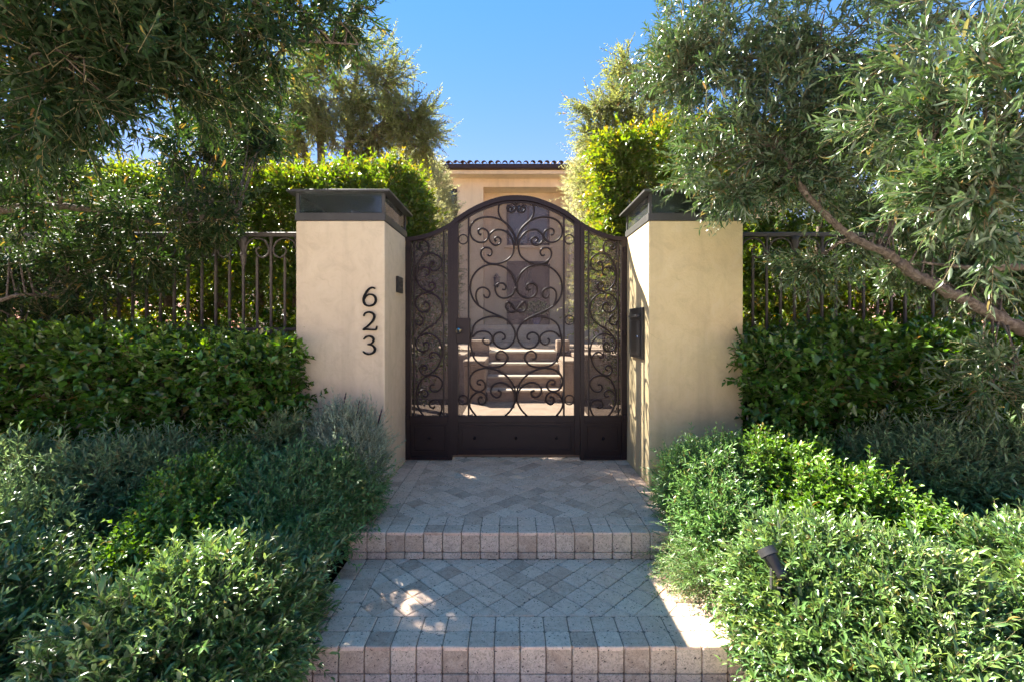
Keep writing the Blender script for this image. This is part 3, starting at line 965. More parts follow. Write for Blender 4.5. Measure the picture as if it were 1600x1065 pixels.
# ================================================================== PILLARS
def pillar(label, xa, xb, mat, seed):
    """xa = face on the gate opening, xb = outer face"""
    x0, x1 = min(xa, xb), max(xa, xb)
    t = thing('gate_pillar', label, 'pillar', ((x0 + x1) / 2, (YP + YG) / 2, 0))
    rng = random.Random(seed)
    mb = MB().box(x0, x1, YP, YG + 0.02, 0.0, 2.221, 0.006)
    mb.build('shaft', mat, t)
    MB().box(x0 - .006, x1 + .006, YP - .006, YG + .026, 2.2215, 2.279, 0.003).build('lantern_base', M['lantern_metal'], t)
    for cx in (x0 + .012, x1 - .012):
        for cyy in (YP + .012, YG + .008):
            MB().box(cx - .011, cx + .011, cyy - .011, cyy + .011, 2.2795, 2.419).build('lantern_post', M['lantern_metal'], t)
    g = .004
    MB().box(x0 + .025, x1 - .025, YP + .008, YP + .008 + g, 2.281, 2.417).build('pane', M['glass'], t)
    MB().box(x0 + .025, x1 - .025, YG + .004, YG + .004 + g, 2.281, 2.417).build('pane', M['glass'], t)
    MB().box(x0 + .008, x0 + .008 + g, YP + .025, YG - .005, 2.281, 2.417).build('pane', M['glass'], t)
    MB().box(x1 - .008 - g, x1 - .008, YP + .025, YG - .005, 2.281, 2.417).build('pane', M['glass'], t)
    MB().lathe(((x0 + x1) / 2, (YP + YG) / 2, 2.2795), [(.05, 0), (.05, .03), (.035, .035), (.04, .09), (.01, .10)], 10).build('lamp', M['fence_metal'], t)
    ov = .048
    cx, cyy = (x0 + x1) / 2, (YP + YG) / 2
    cap = MB().box(x0 - ov, x1 + ov, YP - ov, YG + ov + .02, 2.4195, 2.437, 0.002)
    cap.add([(x0 - ov + .01, YP - ov + .01, 2.4375), (x1 + ov - .01, YP - ov + .01, 2.4375), (x1 + ov - .01, YG + ov + .01, 2.4375), (x0 - ov + .01, YG + ov + .01, 2.4375), (cx, cyy, 2.475)],
            [(0, 1, 4), (1, 2, 4), (2, 3, 4), (3, 0, 4)])
    cap.build('lantern_cap', M['lantern_metal'], t)
    return t


pl = pillar('cream stucco gate pillar with the house number', XL, -1.572, M['stucco_left'], 1)
prr = pillar('yellow cream stucco gate pillar without numerals', XR, 1.672, M['stucco_right'], 2)


def numeral(pts, widths, origin, parent):
    """flat raised numeral cut from metal plate, stroke with changing width"""
    P = smooth(pts, 6); W = np.interp(np.linspace(0, 1, len(P)), np.linspace(0, 1, len(widths)), widths)
    T = np.gradient(P, axis=0); T /= np.linalg.norm(T, axis=1)[:, None]
    Nn = np.stack([-T[:, 1], T[:, 0]], 1)
    s = 1 / (3.227 * 215.6)
    def conv(p): return np.array([(440 + p[0] / 3.227 - 801) / 215.6, CZ - (430 + p[1] / 3.227 - 508) / 215.6])
    v = []; f = []
    y0, y1 = YP - .022, YP - .008
    for i in range(len(P)):
        a = conv(P[i] + Nn[i] * W[i] / 2); b_ = conv(P[i] - Nn[i] * W[i] / 2)
        v += [(a[0], y0, a[1]), (b_[0], y0, b_[1]), (b_[0], y1, b_[1]), (a[0], y1, a[1])]
    for i in range(len(P) - 1):
        for k in range(4):
            k2 = (k + 1) % 4
            f.append((i * 4 + k, i * 4 + k2, (i + 1) * 4 + k2, (i + 1) * 4 + k))
    f += [(0, 1, 2, 3), tuple(4 * (len(P) - 1) + k for k in (3, 2, 1, 0))]
    mb = MB().add(v, f)
    for q in (len(P) // 4, 3 * len(P) // 4):      # stand-off pins
        c = conv(P[q]); mb.box(c[0] - .003, c[0] + .003, YP - .0075, YP + .002, c[1] - .003, c[1] + .003)
    return mb.build('numeral', M['numeral'], parent)


o = numeral([(474, 68), (458, 64), (440, 74), (424, 98), (416, 125), (424, 148), (446, 156), (470, 146), (478, 124), (468, 104), (446, 98), (428, 108), (420, 122)], [8, 9, 9, 10, 11, 10, 9, 10, 11, 10, 8, 7, 5], None, pl)
o['label'] = 'raised dark numeral 6'
o = numeral([(417, 208), (424, 193), (444, 187), (464, 195), (470, 212), (460, 234), (438, 256), (415, 274), (430, 273), (474, 275), (481, 268), (483, 256)], [6, 8, 9, 10, 11, 10, 8, 8, 9, 9, 8, 6], None, pl)
o['label'] = 'raised dark numeral 2'
o = numeral([(417, 322), (428, 311), (446, 307), (463, 315), (466, 330), (455, 343), (438, 347), (460, 352), (473, 368), (467, 386), (446, 396), (427, 392), (414, 383)], [6, 8, 9, 10, 10, 7, 6, 8, 11, 11, 9, 8, 6], None, pl)
o['label'] = 'raised dark numeral 3'

# keypad on the left pillar, intercom on the right one
kp = thing('keypad', 'small dark keypad on the inner face of the numbered pillar', 'keypad', (XL, 3.69, 1.72))
MB().box(XL + .001, XL + .022, 3.61, 3.77, 1.725, 1.855, .004).build('housing', M['black'], kp)
for i in range(3):
    for j in range(3):
        MB().box(XL + .0225, XL + .027, 3.632 + .042 * i, 3.662 + .042 * i, 1.742 + .036 * j, 1.766 + .036 * j, .002).build('button', M['lantern_metal'], kp)
ic = thing('intercom', 'dark metal letter box panel on the inner face of the plain pillar', 'intercom', (XR, 3.6, 1.2))
MB().box(XR - .022, XR - .001, 3.41, 3.77, 1.21, 1.60, .004).build('back_plate', M['black'], ic)
MB().box(XR - .030, XR - .0225, 3.435, 3.745, 1.235, 1.50, .003).build('door', M['black'], ic)
MB().box(XR - .045, XR - .0225, 3.46, 3.72, 1.525, 1.545, .003).build('flap', M['lantern_metal'], ic)
MB().lathe((XR - .036, 3.47, 1.38), [(.012, -.004), (.014, 0), (.010, .006)], 10).build('knob', M['brass'], ic)

# ================================================================== GATE
def gp(px, py): return ((px - 801) / 180.0, CZ - (py - 508) / 180.0)


TOP = [(632, 371.5), (650, 370), (667, 366), (685, 359), (702, 350), (720, 336.5), (735, 327), (750, 319.5), (768, 312.5), (786, 308), (806.5, 306.5)]
TOP = TOP + [(1613 - x, y) for x, y in TOP[:-1][::-1]]
TP = smooth(TOP, 6)


def top_y(px): return float(np.interp(px, TP[:, 0], TP[:, 1]))


def rail_along(x0, x1, drop, thick, ya, yb, n=26):
    """bar following the arched top between two photo columns"""
    mb = MB(); v = []; f = []
    xs = np.linspace(x0, x1, n)
    for x in xs:
        a = gp(x, top_y(x) + drop); b_ = gp(x, top_y(x) + drop + thick)
        v += [(a[0], ya, a[1]), (b_[0], ya, b_[1]), (b_[0], yb, b_[1]), (a[0], yb, a[1])]
    for i in range(n - 1):
        for k in range(4):
            k2 = (k + 1) % 4
            f.append((i * 4 + k2, i * 4 + k, (i + 1) * 4 + k, (i + 1) * 4 + k2))
    f += [(3, 2, 1, 0), tuple(4 * (n - 1) + k for k in (0, 1, 2, 3))]
    return mb.add(v, f)


def pbox(x0, x1, ytop, ybot, ya, yb, b_=0.0):
    a, c = gp(x0, ybot), gp(x1, ytop)
    return MB().box(a[0], c[0], ya, yb, a[1], c[1], b_)


def slant_bar(x0, x1, ybot, ya, yb, drop=3):
    """vertical bar whose head follows the arch"""
    a0, a1 = gp(x0, top_y(x0) + drop), gp(x1, top_y(x1) + drop)
    z = gp(0, ybot)[1]
    return MB().prism([(a0[0], z), (a1[0], z), (a1[0], a1[1]), (a0[0], a0[1])], ya, yb)


def screen(x0, x1, ybot, y):
    n = 24; v = []; f = []
    for x in np.linspace(x0, x1, n):
        a, b_ = gp(x, ybot), gp(x, top_y(x) + 6)
        v += [(a[0], y, a[1]), (b_[0], y, b_[1])]
    for i in range(n - 1): f.append((2 * i, 2 * i + 2, 2 * i + 3, 2 * i + 1))
    return MB().add(v, f)


A_ = lambda p: (700 + p[0] / 5.918, 300 + p[1] / 5.918)
B_ = lambda p: (700 + p[0] / 5.918, 470 + p[1] / 5.918)
C_ = lambda p: (710 + p[0] / 8.195, 430 + p[1] / 8.195)
D_ = lambda p: (905 + p[0] / 6.65, 350 + p[1] / 6.65)
E_ = lambda p: (905 + p[0] / 6.65, 500 + p[1] / 6.65)
mir = lambda pts: [(1613 - x, y) for x, y in pts]
SC = [
    [A_(p) for p in [(482, 95), (468, 150), (470, 205), (500, 262), (555, 315), (605, 385), (625, 450), (629, 500)]],
    [A_(p) for p in [(662, 92), (632, 135), (604, 185), (568, 188), (547, 160), (560, 138), (585, 142), (592, 160), (578, 168)]],
    [A_(p) for p in [(310, 400), (285, 388), (283, 355), (320, 340), (365, 365), (375, 412), (345, 458), (290, 468), (235, 440), (207, 385), (213, 315), (260, 262), (340, 235), (420, 238), (490, 262), (550, 305), (600, 370), (622, 440), (628, 500)]],
    [A_(p) for p in [(445, 462), (432, 440), (455, 418), (487, 440), (480, 480), (435, 494), (390, 458), (383, 408), (425, 360), (480, 350), (545, 375), (595, 440), (610, 510), (592, 585), (540, 635), (470, 662), (395, 665), (335, 635), (305, 585), (312, 540), (345, 517), (390, 525), (408, 560), (390, 590), (365, 582)]],
    [A_(p) for p in [(629, 900), (622, 840), (590, 760), (540, 710), (480, 682), (410, 672), (340, 685), (270, 730), (222, 800), (207, 880)]] +
    [C_(p) for p in [(215, 240), (250, 320), (310, 390), (410, 450), (520, 500), (620, 545), (700, 600), (760, 680), (780, 760), (760, 840), (710, 905), (640, 935), (560, 915), (505, 850), (505, 780), (545, 740), (600, 732), (645, 765), (645, 810), (610, 825)]],
    [C_(p) for p in [(310, 390), (280, 300), (282, 220), (320, 170), (380, 160), (435, 190), (455, 240), (435, 285), (395, 285), (372, 250)]],
    [C_(p) for p in [(788, 160), (750, 240), (680, 285), (620, 295), (560, 265), (525, 200), (530, 140), (575, 105), (630, 110), (660, 150), (645, 185), (610, 182)]],
    [C_(p) for p in [(850, 375), (800, 440), (740, 475), (690, 460), (655, 410), (665, 360), (700, 345), (725, 370), (712, 395)]],
    [C_(p) for p in [(620, 545), (520, 530), (410, 540), (310, 585), (250, 650), (225, 740)]] +
    [B_(p) for p in [(208, 370), (215, 440), (245, 530), (310, 592), (400, 612), (490, 600), (545, 550), (550, 505), (520, 470), (480, 462), (447, 490), (450, 530), (485, 540)]],
    [C_(p) for p in [(230, 790), (290, 735), (370, 715), (440, 735), (485, 790), (475, 850), (430, 885), (385, 870), (365, 830), (390, 805)]],
    [B_((1260 - p[0], p[1])) for p in [(955, 770), (985, 765), (985, 738), (950, 728), (918, 760), (920, 805), (960, 832), (1020, 820), (1055, 770), (1055, 710), (1020, 655), (950, 625), (870, 620), (780, 650), (700, 710), (650, 790), (634, 860)]],
    [B_((1260 - p[0], p[1])) for p in [(800, 822), (770, 838), (778, 875), (815, 888), (855, 860), (862, 815), (830, 770), (775, 752), (720, 765), (670, 805), (640, 870), (645, 940), (680, 1005), (730, 1058)]],
    [B_((1260 - p[0], p[1])) for p in [(940, 890), (965, 885), (980, 915), (960, 950), (925, 945), (903, 905), (915, 865), (955, 840), (1005, 850), (1045, 890), (1062, 940), (1045, 1000), (1000, 1058)]],
]
SIDE = [
    [D_(p) for p in [(340, 228), (322, 242), (345, 265), (372, 240), (360, 195), (315, 172), (270, 190), (250, 240), (262, 295), (310, 335), (352, 395), (374, 460), (380, 530)]],
    [D_(p) for p in [(215, 430), (190, 410), (213, 390), (240, 420), (235, 470), (190, 490), (140, 460), (118, 405), (135, 350), (190, 315), (250, 312), (310, 340), (355, 400), (378, 480), (382, 540), (365, 610), (320, 670), (265, 700), (215, 690), (185, 650), (195, 615), (230, 610), (248, 635), (235, 660)]],
    [D_(p) for p in [(285, 535), (250, 525), (240, 490), (265, 458), (315, 452), (358, 485), (380, 535)]],
    [D_(p) for p in [(305, 845), (285, 815), (250, 830), (243, 870), (270, 908), (320, 915), (365, 885), (388, 835), (375, 775), (330, 735), (260, 718), (190, 738), (135, 790), (112, 860), (120, 940), (155, 1000), (215, 1055)]] +
    [E_(p) for p in [(270, 90), (330, 145), (370, 200), (382, 255), (360, 305), (310, 325), (265, 305), (248, 265), (265, 230), (300, 235), (305, 265)]],
    [E_(p) for p in [(330, 160), (270, 140), (205, 155), (150, 200), (120, 270), (112, 340), (125, 400), (150, 470), (200, 530), (260, 568), (310, 565), (342, 520), (325, 475), (285, 470), (270, 500), (295, 520)]],
    [E_(p) for p in [(205, 378), (235, 390), (242, 355), (205, 332), (160, 345), (128, 390)]],
    [E_(p) for p in [(190, 670), (225, 670), (238, 705), (210, 738), (160, 735), (118, 690), (110, 640), (150, 590), (220, 570), (290, 590), (340, 640), (370, 710), (378, 790), (370, 870), (340, 940), (300, 995)]],
    [E_(p) for p in [(310, 785), (275, 790), (260, 755), (290, 725), (335, 730), (372, 775)]],
    [E_(p) for p in [(190, 890), (205, 910), (240, 890), (235, 845), (190, 822), (140, 840), (115, 900), (130, 960), (160, 1005)]],
    [E_(p) for p in [(392, 5), (372, 48), (335, 50), (312, 20), (318, -25), (350, -55)]],
]
YA = YG - 0.022      # front of the frame
YS = YG - 0.006      # scroll plane


def scroll(px_pts, parent, r=0.0088):
    P = smooth(px_pts, 5)
    w = np.array([[gp(x, y)[0], YS, gp(x, y)[1]] for x, y in P])
    n = len(w)
    rad = np.full(n, r); rad[:6] = np.linspace(r * 1.25, r, 6)
    return MB().tube(w, rad, 6, flat=True).build('scroll', M['gate_metal'], parent)


def ring(cx, cy, r, parent):
    a = np.linspace(0, 2 * math.pi, 19)
    w = [[gp(cx + r * math.cos(t), 0)[0], YS, gp(0, cy + r * math.sin(t))[1]] for t in a]
    return MB().tube(w, 0.006, 6, flat=True, cap=False).build('ring', M['gate_metal'], parent)


def kick(x0, x1, y0, y1, parent, studs):
    k = pbox(x0, x1, y0, y1, YA + .006, YG + .02).build('kick_panel', M['gate_metal'], parent)
    ins = 4.2
    mo = MB()
    for a in (pbox(x0 + ins, x1 - ins, y0 + ins, y0 + ins + 2.2, YA - .004, YA + .0055, .0015), pbox(x0 + ins, x1 - ins, y1 - ins - 5, y1 - ins - 2.8, YA - .004, YA + .0055, .0015),
              pbox(x0 + ins, x0 + ins + 2.2, y0 + ins + 2.3, y1 - ins - 5.1, YA - .004, YA + .0055, .0015), pbox(x1 - ins - 2.2, x1 - ins, y0 + ins + 2.3, y1 - ins - 5.1, YA - .004, YA + .0055, .0015)):
        mo.add(a.v, a.f)
    mo.build('moulding', M['gate_metal'], k)
    for sx in studs:
        c = gp(sx, (y0 + y1) / 2 - 1)
        MB().lathe((c[0], YA + .0055, c[1]), [(.014, 0), (.013, -.008), (.007, -.015), (.001, -.017)], 10, 'y').build('stud', M['gate_metal'], k)


gate = thing('gate_leaf', 'arched dark bronze iron gate leaf with mirrored scrolls and lock', 'gate', (gp(806, 0)[0], YG, gp(0, 714)[1]))
slant_bar(704.5, 716, 709, YA, YG + .024).build('stile', M['gate_metal'], gate)
slant_bar(897, 905.5, 709, YA, YG + .024).build('stile', M['gate_metal'], gate)
rail_along(703.8, 906.2, 0, 7.5, YA - .006, YG + .028, 40).build('arch_rail', M['gate_metal'], gate)
rail_along(716.2, 896.8, 8.2, 3.0, YA + .008, YG + .014, 40).build('inner_arch', M['gate_metal'], gate)
pbox(716.2, 896.8, 649, 659, YA + .002, YG + .022, .002).build('rail', M['gate_metal'], gate)
kick(716.3, 896.7, 659.3, 708.8, gate, (742, 806, 869))
slant_bar(731, 733.6, 648.8, YA + .006, YG + .004, 9).build('bar', M['gate_metal'], gate)
slant_bar(879.6, 882.2, 648.8, YA + .006, YG + .004, 9).build('bar', M['gate_metal'], gate)
for s_ in SC:
    scroll(s_, gate); scroll(mir(s_), gate)
for (cx, cyy) in ((723.7, 374.5), (889.5, 374.5), (723.7, 624), (889.5, 624), (889.5, 500)): ring(cx, cyy, 7.3, gate)
screen(716, 897, 650, YG + .010).build('mesh_screen', M['screen'], gate)
lb = pbox(713.5, 735, 497, 536, YA - .010, YG + .030, .004).build('lock_box', M['gate_metal'], gate)
c = gp(718, 516.5)
MB().lathe((c[0], YA - .0105, c[1]), [(.026, 0), (.026, -.006), (.012, -.009), (.012, -.03), (.024, -.038), (.027, -.052), (.020, -.064), (.004, -.068)], 16, 'y').build('knob', M['brass'], lb)


def side_panel(label, mirror):
    f_ = (lambda x: 1613 - x) if mirror else (lambda x: x)
    def bx(x0, x1): return (min(f_(x0), f_(x1)), max(f_(x0), f_(x1)))
    t = thing('gate_side_panel', label, 'gate panel', (gp(f_(943), 0)[0], YG, gp(0, 717)[1]))
    ybot = 716.5
    slant_bar(*bx(906.2, 912.5), ybot, YA - .004, YG + .022).build('stile', M['gate_metal'], t)
    slant_bar(*bx(970.5, 978.6), ybot, YA, YG + .022).build('stile', M['gate_metal'], t)
    rail_along(*bx(906.8, 978.7), 0, 6.5, YA - .005, YG + .027, 20).build('top_rail', M['gate_metal'], t)
    a = bx(912.7, 970.3)
    pbox(*a, 649, 659, YA + .002, YG + .02, .002).build('rail', M['gate_metal'], t)
    kick(a[0] + .1, a[1] - .1, 659.3, ybot - 6, t, (f_(942),))
    pbox(a[0] + .1, a[1] - .1, ybot - 5.8, ybot, YA - .002, YG + .02, .002).build('bottom_rail', M['gate_metal'], t)
    for q in ((918.6, 920.6), (964.6, 966.6)):
        slant_bar(*bx(*q), 648.8, YA + .006, YG + .004, 7).build('bar', M['gate_metal'], t)
    for s_ in SIDE: scroll(mir(s_) if mirror else s_, t, 0.0080)
    screen(a[0], a[1], 650, YG + .010).build('mesh_screen', M['screen'], t)
    for yy in (391, 520, 650):
        c = gp(f_(974.5), yy)
        MB().lathe((c[0], YA - .012, c[1] - .02), [(.009, 0), (.011, .004), (.011, .036), (.009, .04)], 10).build('hinge', M['gate_metal'], t)
    return t


side_panel('fixed scrollwork side panel of the gate beside the plain yellow pillar', False)
side_panel('fixed scrollwork side panel of the gate beside the numbered pillar', True)
th = MB().box(gp(700, 0)[0], gp(912, 0)[0], 4.055, 4.16, 0.29, 0.325, .006)
struct('threshold', th, M['stone'])

# ================================================================== FENCES on low walls
def fence(label, wlabel, x0, x1, inner, sgn):
    YF = 3.65
    w_ = thing('garden_wall', wlabel, 'wall', ((x0 + x1) / 2, YF, 0))
    MB().box(x0, x1, YF - .1, YF + .1, 0.0, 1.30, .01).build('wall_body', M['stucco_left'], w_)
    MB().box(x0, x1, YF - .125, YF + .125, 1.301, 1.34, .01).build('coping', M['stucco_left'], w_)
    t = thing('iron_fence', label, 'fence', ((x0 + x1) / 2, YF, 1.34))
    zt = 2.172
    MB().box(x0, x1, YF - .018, YF + .018, zt, zt + .035, .004).build('top_rail', M['fence_metal'], t)
    MB().box(x0, x1, YF - .012, YF + .012, 1.42, 1.445, .003).build('bottom_rail', M['fence_metal'], t)
    u = 0.001476
    n = int((x1 - x0) / .111)
    arm = [(6, -112), (13, -60), (32, -22), (75, -7), (115, -22), (138, -60), (132, -95), (105, -112), (78, -98), (70, -70), (90, -56)]
    for i in range(n):
        x = inner + sgn * (.032 + .111 * i)
        m4 = i % 4
        top = zt if m4 in (1, 3) else zt - .16
        if m4 == 3: top = zt
        MB().box(x - .008, x + .008, YF - .008, YF + .008, 1.341, top).build('bar', M['fence_metal'], t)
        if m4 == 1:
            for s_ in (-1, 1):
                if i == 1 and s_ == -sgn: continue
                p = [(x + s_ * a * u, YF, zt + b_ * u) for a, b_ in arm]
                MB().tube(smooth(p, 4), 0.0085, 5, flat=True).build('scroll', M['fence_metal'], t)
            MB().lathe((x, YF, zt - .235), [(.009, 0), (.018, .02), (.022, .05), (.022, .075), (.027, .08), (.027, .095), (.021, .10), (.020, .13), (.030, .20), (.038, .235)], 8).build('collar', M['fence_metal'], t)
        if m4 == 3:
            MB().lathe((x, YF, zt - .13), [(.009, 0), (.016, .015), (.009, .03), (.009, .09), (.020, .128)], 8).build('collar', M['fence_metal'], t)
    return t


fence('grey brown iron fence with scrolled top left of the numbered pillar', 'low stucco wall under the fence left of the numbered pillar', -6.5, -1.574, -1.572, -1)
fence('grey brown iron fence with scrolled top right of the plain pillar', 'low stucco wall under the fence right of the plain pillar', 1.674, 6.5, 1.672, 1)

# ================================================================== HEDGES
hedge('clipped_hedge', 'dark glossy clipped hedge left of the numbered pillar', -4.9, -1.57, 3.0, 3.5, 0.35, 1.27, 4600, (0.058, 0.034), 'leaf_hedge', 11,
      faces={'front': 1, 'top': 1.5, 'right': 1.3}, stemsx=[-4.4, -3.9, -3.4, -3.0, -2.6, -2.2, -1.85, -1.6], stemr=0.022, stemtop=1.2, young=0.35, topyoung=1.3, lumpy=.055)
hedge('clipped_hedge', 'dark glossy clipped hedge right of the plain pillar', 1.66, 4.9, 3.0, 3.5, 0.35, 1.29, 4400, (0.058, 0.034), 'leaf_hedge', 12,
      faces={'front': 1, 'top': 1.5, 'left': 1.3}, stemsx=[1.8, 2.1, 2.5, 2.9, 3.3, 3.8, 4.3], stemr=0.022, stemtop=1.2, young=0.35, topyoung=0.9, lumpy=.055)
hedge('tall_hedge', 'tall leafy hedge with reddish new tips behind the left fence', -6.0, -0.95, 4.3, 5.1, 1.75, 2.85, 6200, (0.055, 0.024), 'leaf_tall', 13,
      faces={'front': 1, 'top': 1.1, 'right': 1.6, 'back': .3}, stemsx=[-5.4, -4.7, -4.1, -3.5, -3.0, -2.6, -2.25, -1.9, -1.5], stemr=0.045, stemtop=2.6, Len=0.2, K=7, topyoung=.7, young=.5, lumpy=.06)
hedge('tall_hedge', 'tall yellow green hedge behind the plain pillar and right fence', 1.0, 6.0, 4.35, 5.2, 1.75, 3.3, 6600, (0.055, 0.024), 'leaf_tall', 14,
      faces={'front': 1, 'top': 1.1, 'left': 1.9, 'back': .3}, stemsx=[1.4, 1.85, 2.3, 2.75, 3.2, 3.7, 4.3, 5.0], stemr=0.045, stemtop=2.7, Len=0.2, K=7, topyoung=1.2, young=.6, lumpy=.06)
hedge('boundary_hedge', 'dense dark green hedge far behind the left fence', -9.0, -2.0, 6.2, 7.0, 0.4, 2.7, 5200, (0.085, 0.042), 'leaf_hedge', 17, faces={'front': 1, 'top': .6}, Len=.25, stemsx=[-7, -5, -3.5, -2.5], stemr=.03, stemtop=2.2)
hedge('boundary_hedge', 'dense dark green hedge far behind the right fence', 2.0, 9.0, 6.2, 7.0, 0.4, 2.7, 5200, (0.085, 0.042), 'leaf_hedge', 18, faces={'front': 1, 'top': .6}, Len=.25, stemsx=[7, 5, 3.5, 2.5], stemr=.03, stemtop=2.2)
# thinner growth low behind the fences
shrub('understory_shrub', 'loose leafy shrub growing low behind the left fence', [(-3.9, 4.9, 1.3, .9, .3, .8), (-2.7, 4.9, 1.3, .8, .3, .8), (-1.5, 4.9, 1.2, .6, .3, .8), (-5.0, 4.9, 1.3, .7, .3, .8)], 3200, (0.05, 0.022), 'leaf_tall', 15, Len=.2, K=7, stems=8, zmin=-.8)
shrub('understory_shrub', 'loose leafy shrub growing low behind the right fence', [(3.9, 4.9, 1.3, .9, .3, .8), (2.7, 4.9, 1.3, .8, .3, .8), (1.65, 4.9, 1.2, .6, .3, .8), (5.0, 4.9, 1.3, .7, .3, .8)], 3200, (0.05, 0.022), 'leaf_tall', 16, Len=.2, K=7, stems=8, zmin=-.8)

# ================================================================== BACKGROUND TREES
def bl(px, py, Y, r, w=1.0): return (at(px, py, Y), r, w)


tree('olive_tree', 'multi-trunk olive tree behind the left hedge against the sky',
     [[(-3.5, 8, 1.0, .10), (-3.4, 8, 2.6, .08), (*at(500, 215, 8), .06), (*at(470, 140, 8), .03)], [(-3.3, 8.1, 1.0, .10), (*at(545, 240, 8.1), .07), (*at(548, 170, 8.1), .05), (*at(560, 100, 8.1), .02)],
      [(-3.2, 7.9, 1.0, .09), (*at(572, 245, 7.9), .06), (*at(600, 190, 7.9), .035), (*at(625, 150, 7.9), .015)], [(-3.6, 8.1, 1.0, .09), (*at(480, 250, 8.1), .06), (*at(420, 200, 8.1), .04), (*at(380, 150, 8.1), .02)]],
     [bl(400, 150, 8, .8), bl(465, 105, 8.2, .8), bl(535, 95, 8, .65), bl(595, 125, 8, .6), bl(640, 190, 7.8, .5), bl(655, 225, 7.8, .4, .6), bl(345, 200, 8, .9), bl(560, 165, 8, .6, .7), bl(480, 190, 8, .6, .6), bl(420, 240, 7.8, .6, .8), bl(300, 130, 8.4, .7, .6), bl(505, 165, 7.7, .5, .7), bl(580, 205, 7.7, .4, .6), bl(535, 225, 7.6, .45, .6)],
     (0.065, 0.015), 'leaf_far', 21, boughs=20, tw=17, Len=.34, K=11, droop=.05, rad=.004, brad=.016, tipgain=.6, base=(-3.4, 8, 1.0))
tree('olive_tree', 'airy olive tree behind the right hedge against the sky',
     [[(2.2, 7.5, 1.0, .09), (2.1, 7.5, 2.6, .07), (*at(985, 240, 7.5), .05), (*at(990, 130, 7.5), .02)], [(2.3, 7.6, 1.0, .09), (*at(1030, 260, 7.6), .06), (*at(1050, 150, 7.6), .03), (*at(1060, 60, 7.6), .012)]],
     [bl(955, 210, 7.5, .5), bl(985, 150, 7.5, .6), bl(935, 275, 7.3, .4, .8), bl(1040, 120, 7.8, .7), bl(975, 105, 7.5, .35, .6), bl(930, 170, 7.5, .3, .5), bl(1010, 220, 7.4, .5), bl(1060, 200, 7.4, .6), bl(1010, 285, 7.0, .5, .8)],
     (0.065, 0.015), 'leaf_far', 22, boughs=14, tw=17, Len=.34, K=11, droop=.04, rad=.004, brad=.014, tipgain=.6, base=(2.2, 7.5, 1.0))
shrub('olive_bush', 'pale feathery olive bush in front of the house, left of the gate arch', [(*at(668, 300, 12.4), .62, .6, .78), (*at(682, 350, 12.2), .52, .6, .9), (*at(648, 275, 12.5), .62, .6, .56), (*at(685, 440, 12.2), .55, .5, 1.5)], 1700, (0.072, 0.018), 'leaf_pale', 23, Len=.32, K=10, zmin=-.9, rad=.003)
shrub('olive_bush', 'pale feathery olive bush in front of the house, right of the gate arch', [(*at(915, 290, 9.5), .28, .4, .42), (*at(925, 340, 9.3), .38, .5, .7), (*at(938, 255, 9.6), .45, .5, .42), (*at(945, 450, 9.3), .50, .4, 1.2)], 1500, (0.06, 0.015), 'leaf_pale', 24, Len=.32, K=10, zmin=-.9, rad=.003)
shrub('courtyard_shrub', 'leafy green shrub seen through the gate side panel by the plain pillar', [(*at(945, 500, 6.0), .28, .35, .55), (*at(955, 420, 6.2), .3, .35, .7)], 700, (0.055, 0.024), 'leaf_tall', 25, Len=.2, K=7)
shrub('courtyard_shrub', 'leafy green shrub seen through the gate side panel by the numbered pillar', [(*at(655, 560, 6.0), .35, .35, .5), (*at(660, 470, 6.2), .28, .35, .6)], 700, (0.055, 0.024), 'leaf_tall', 26, Len=.2, K=7)

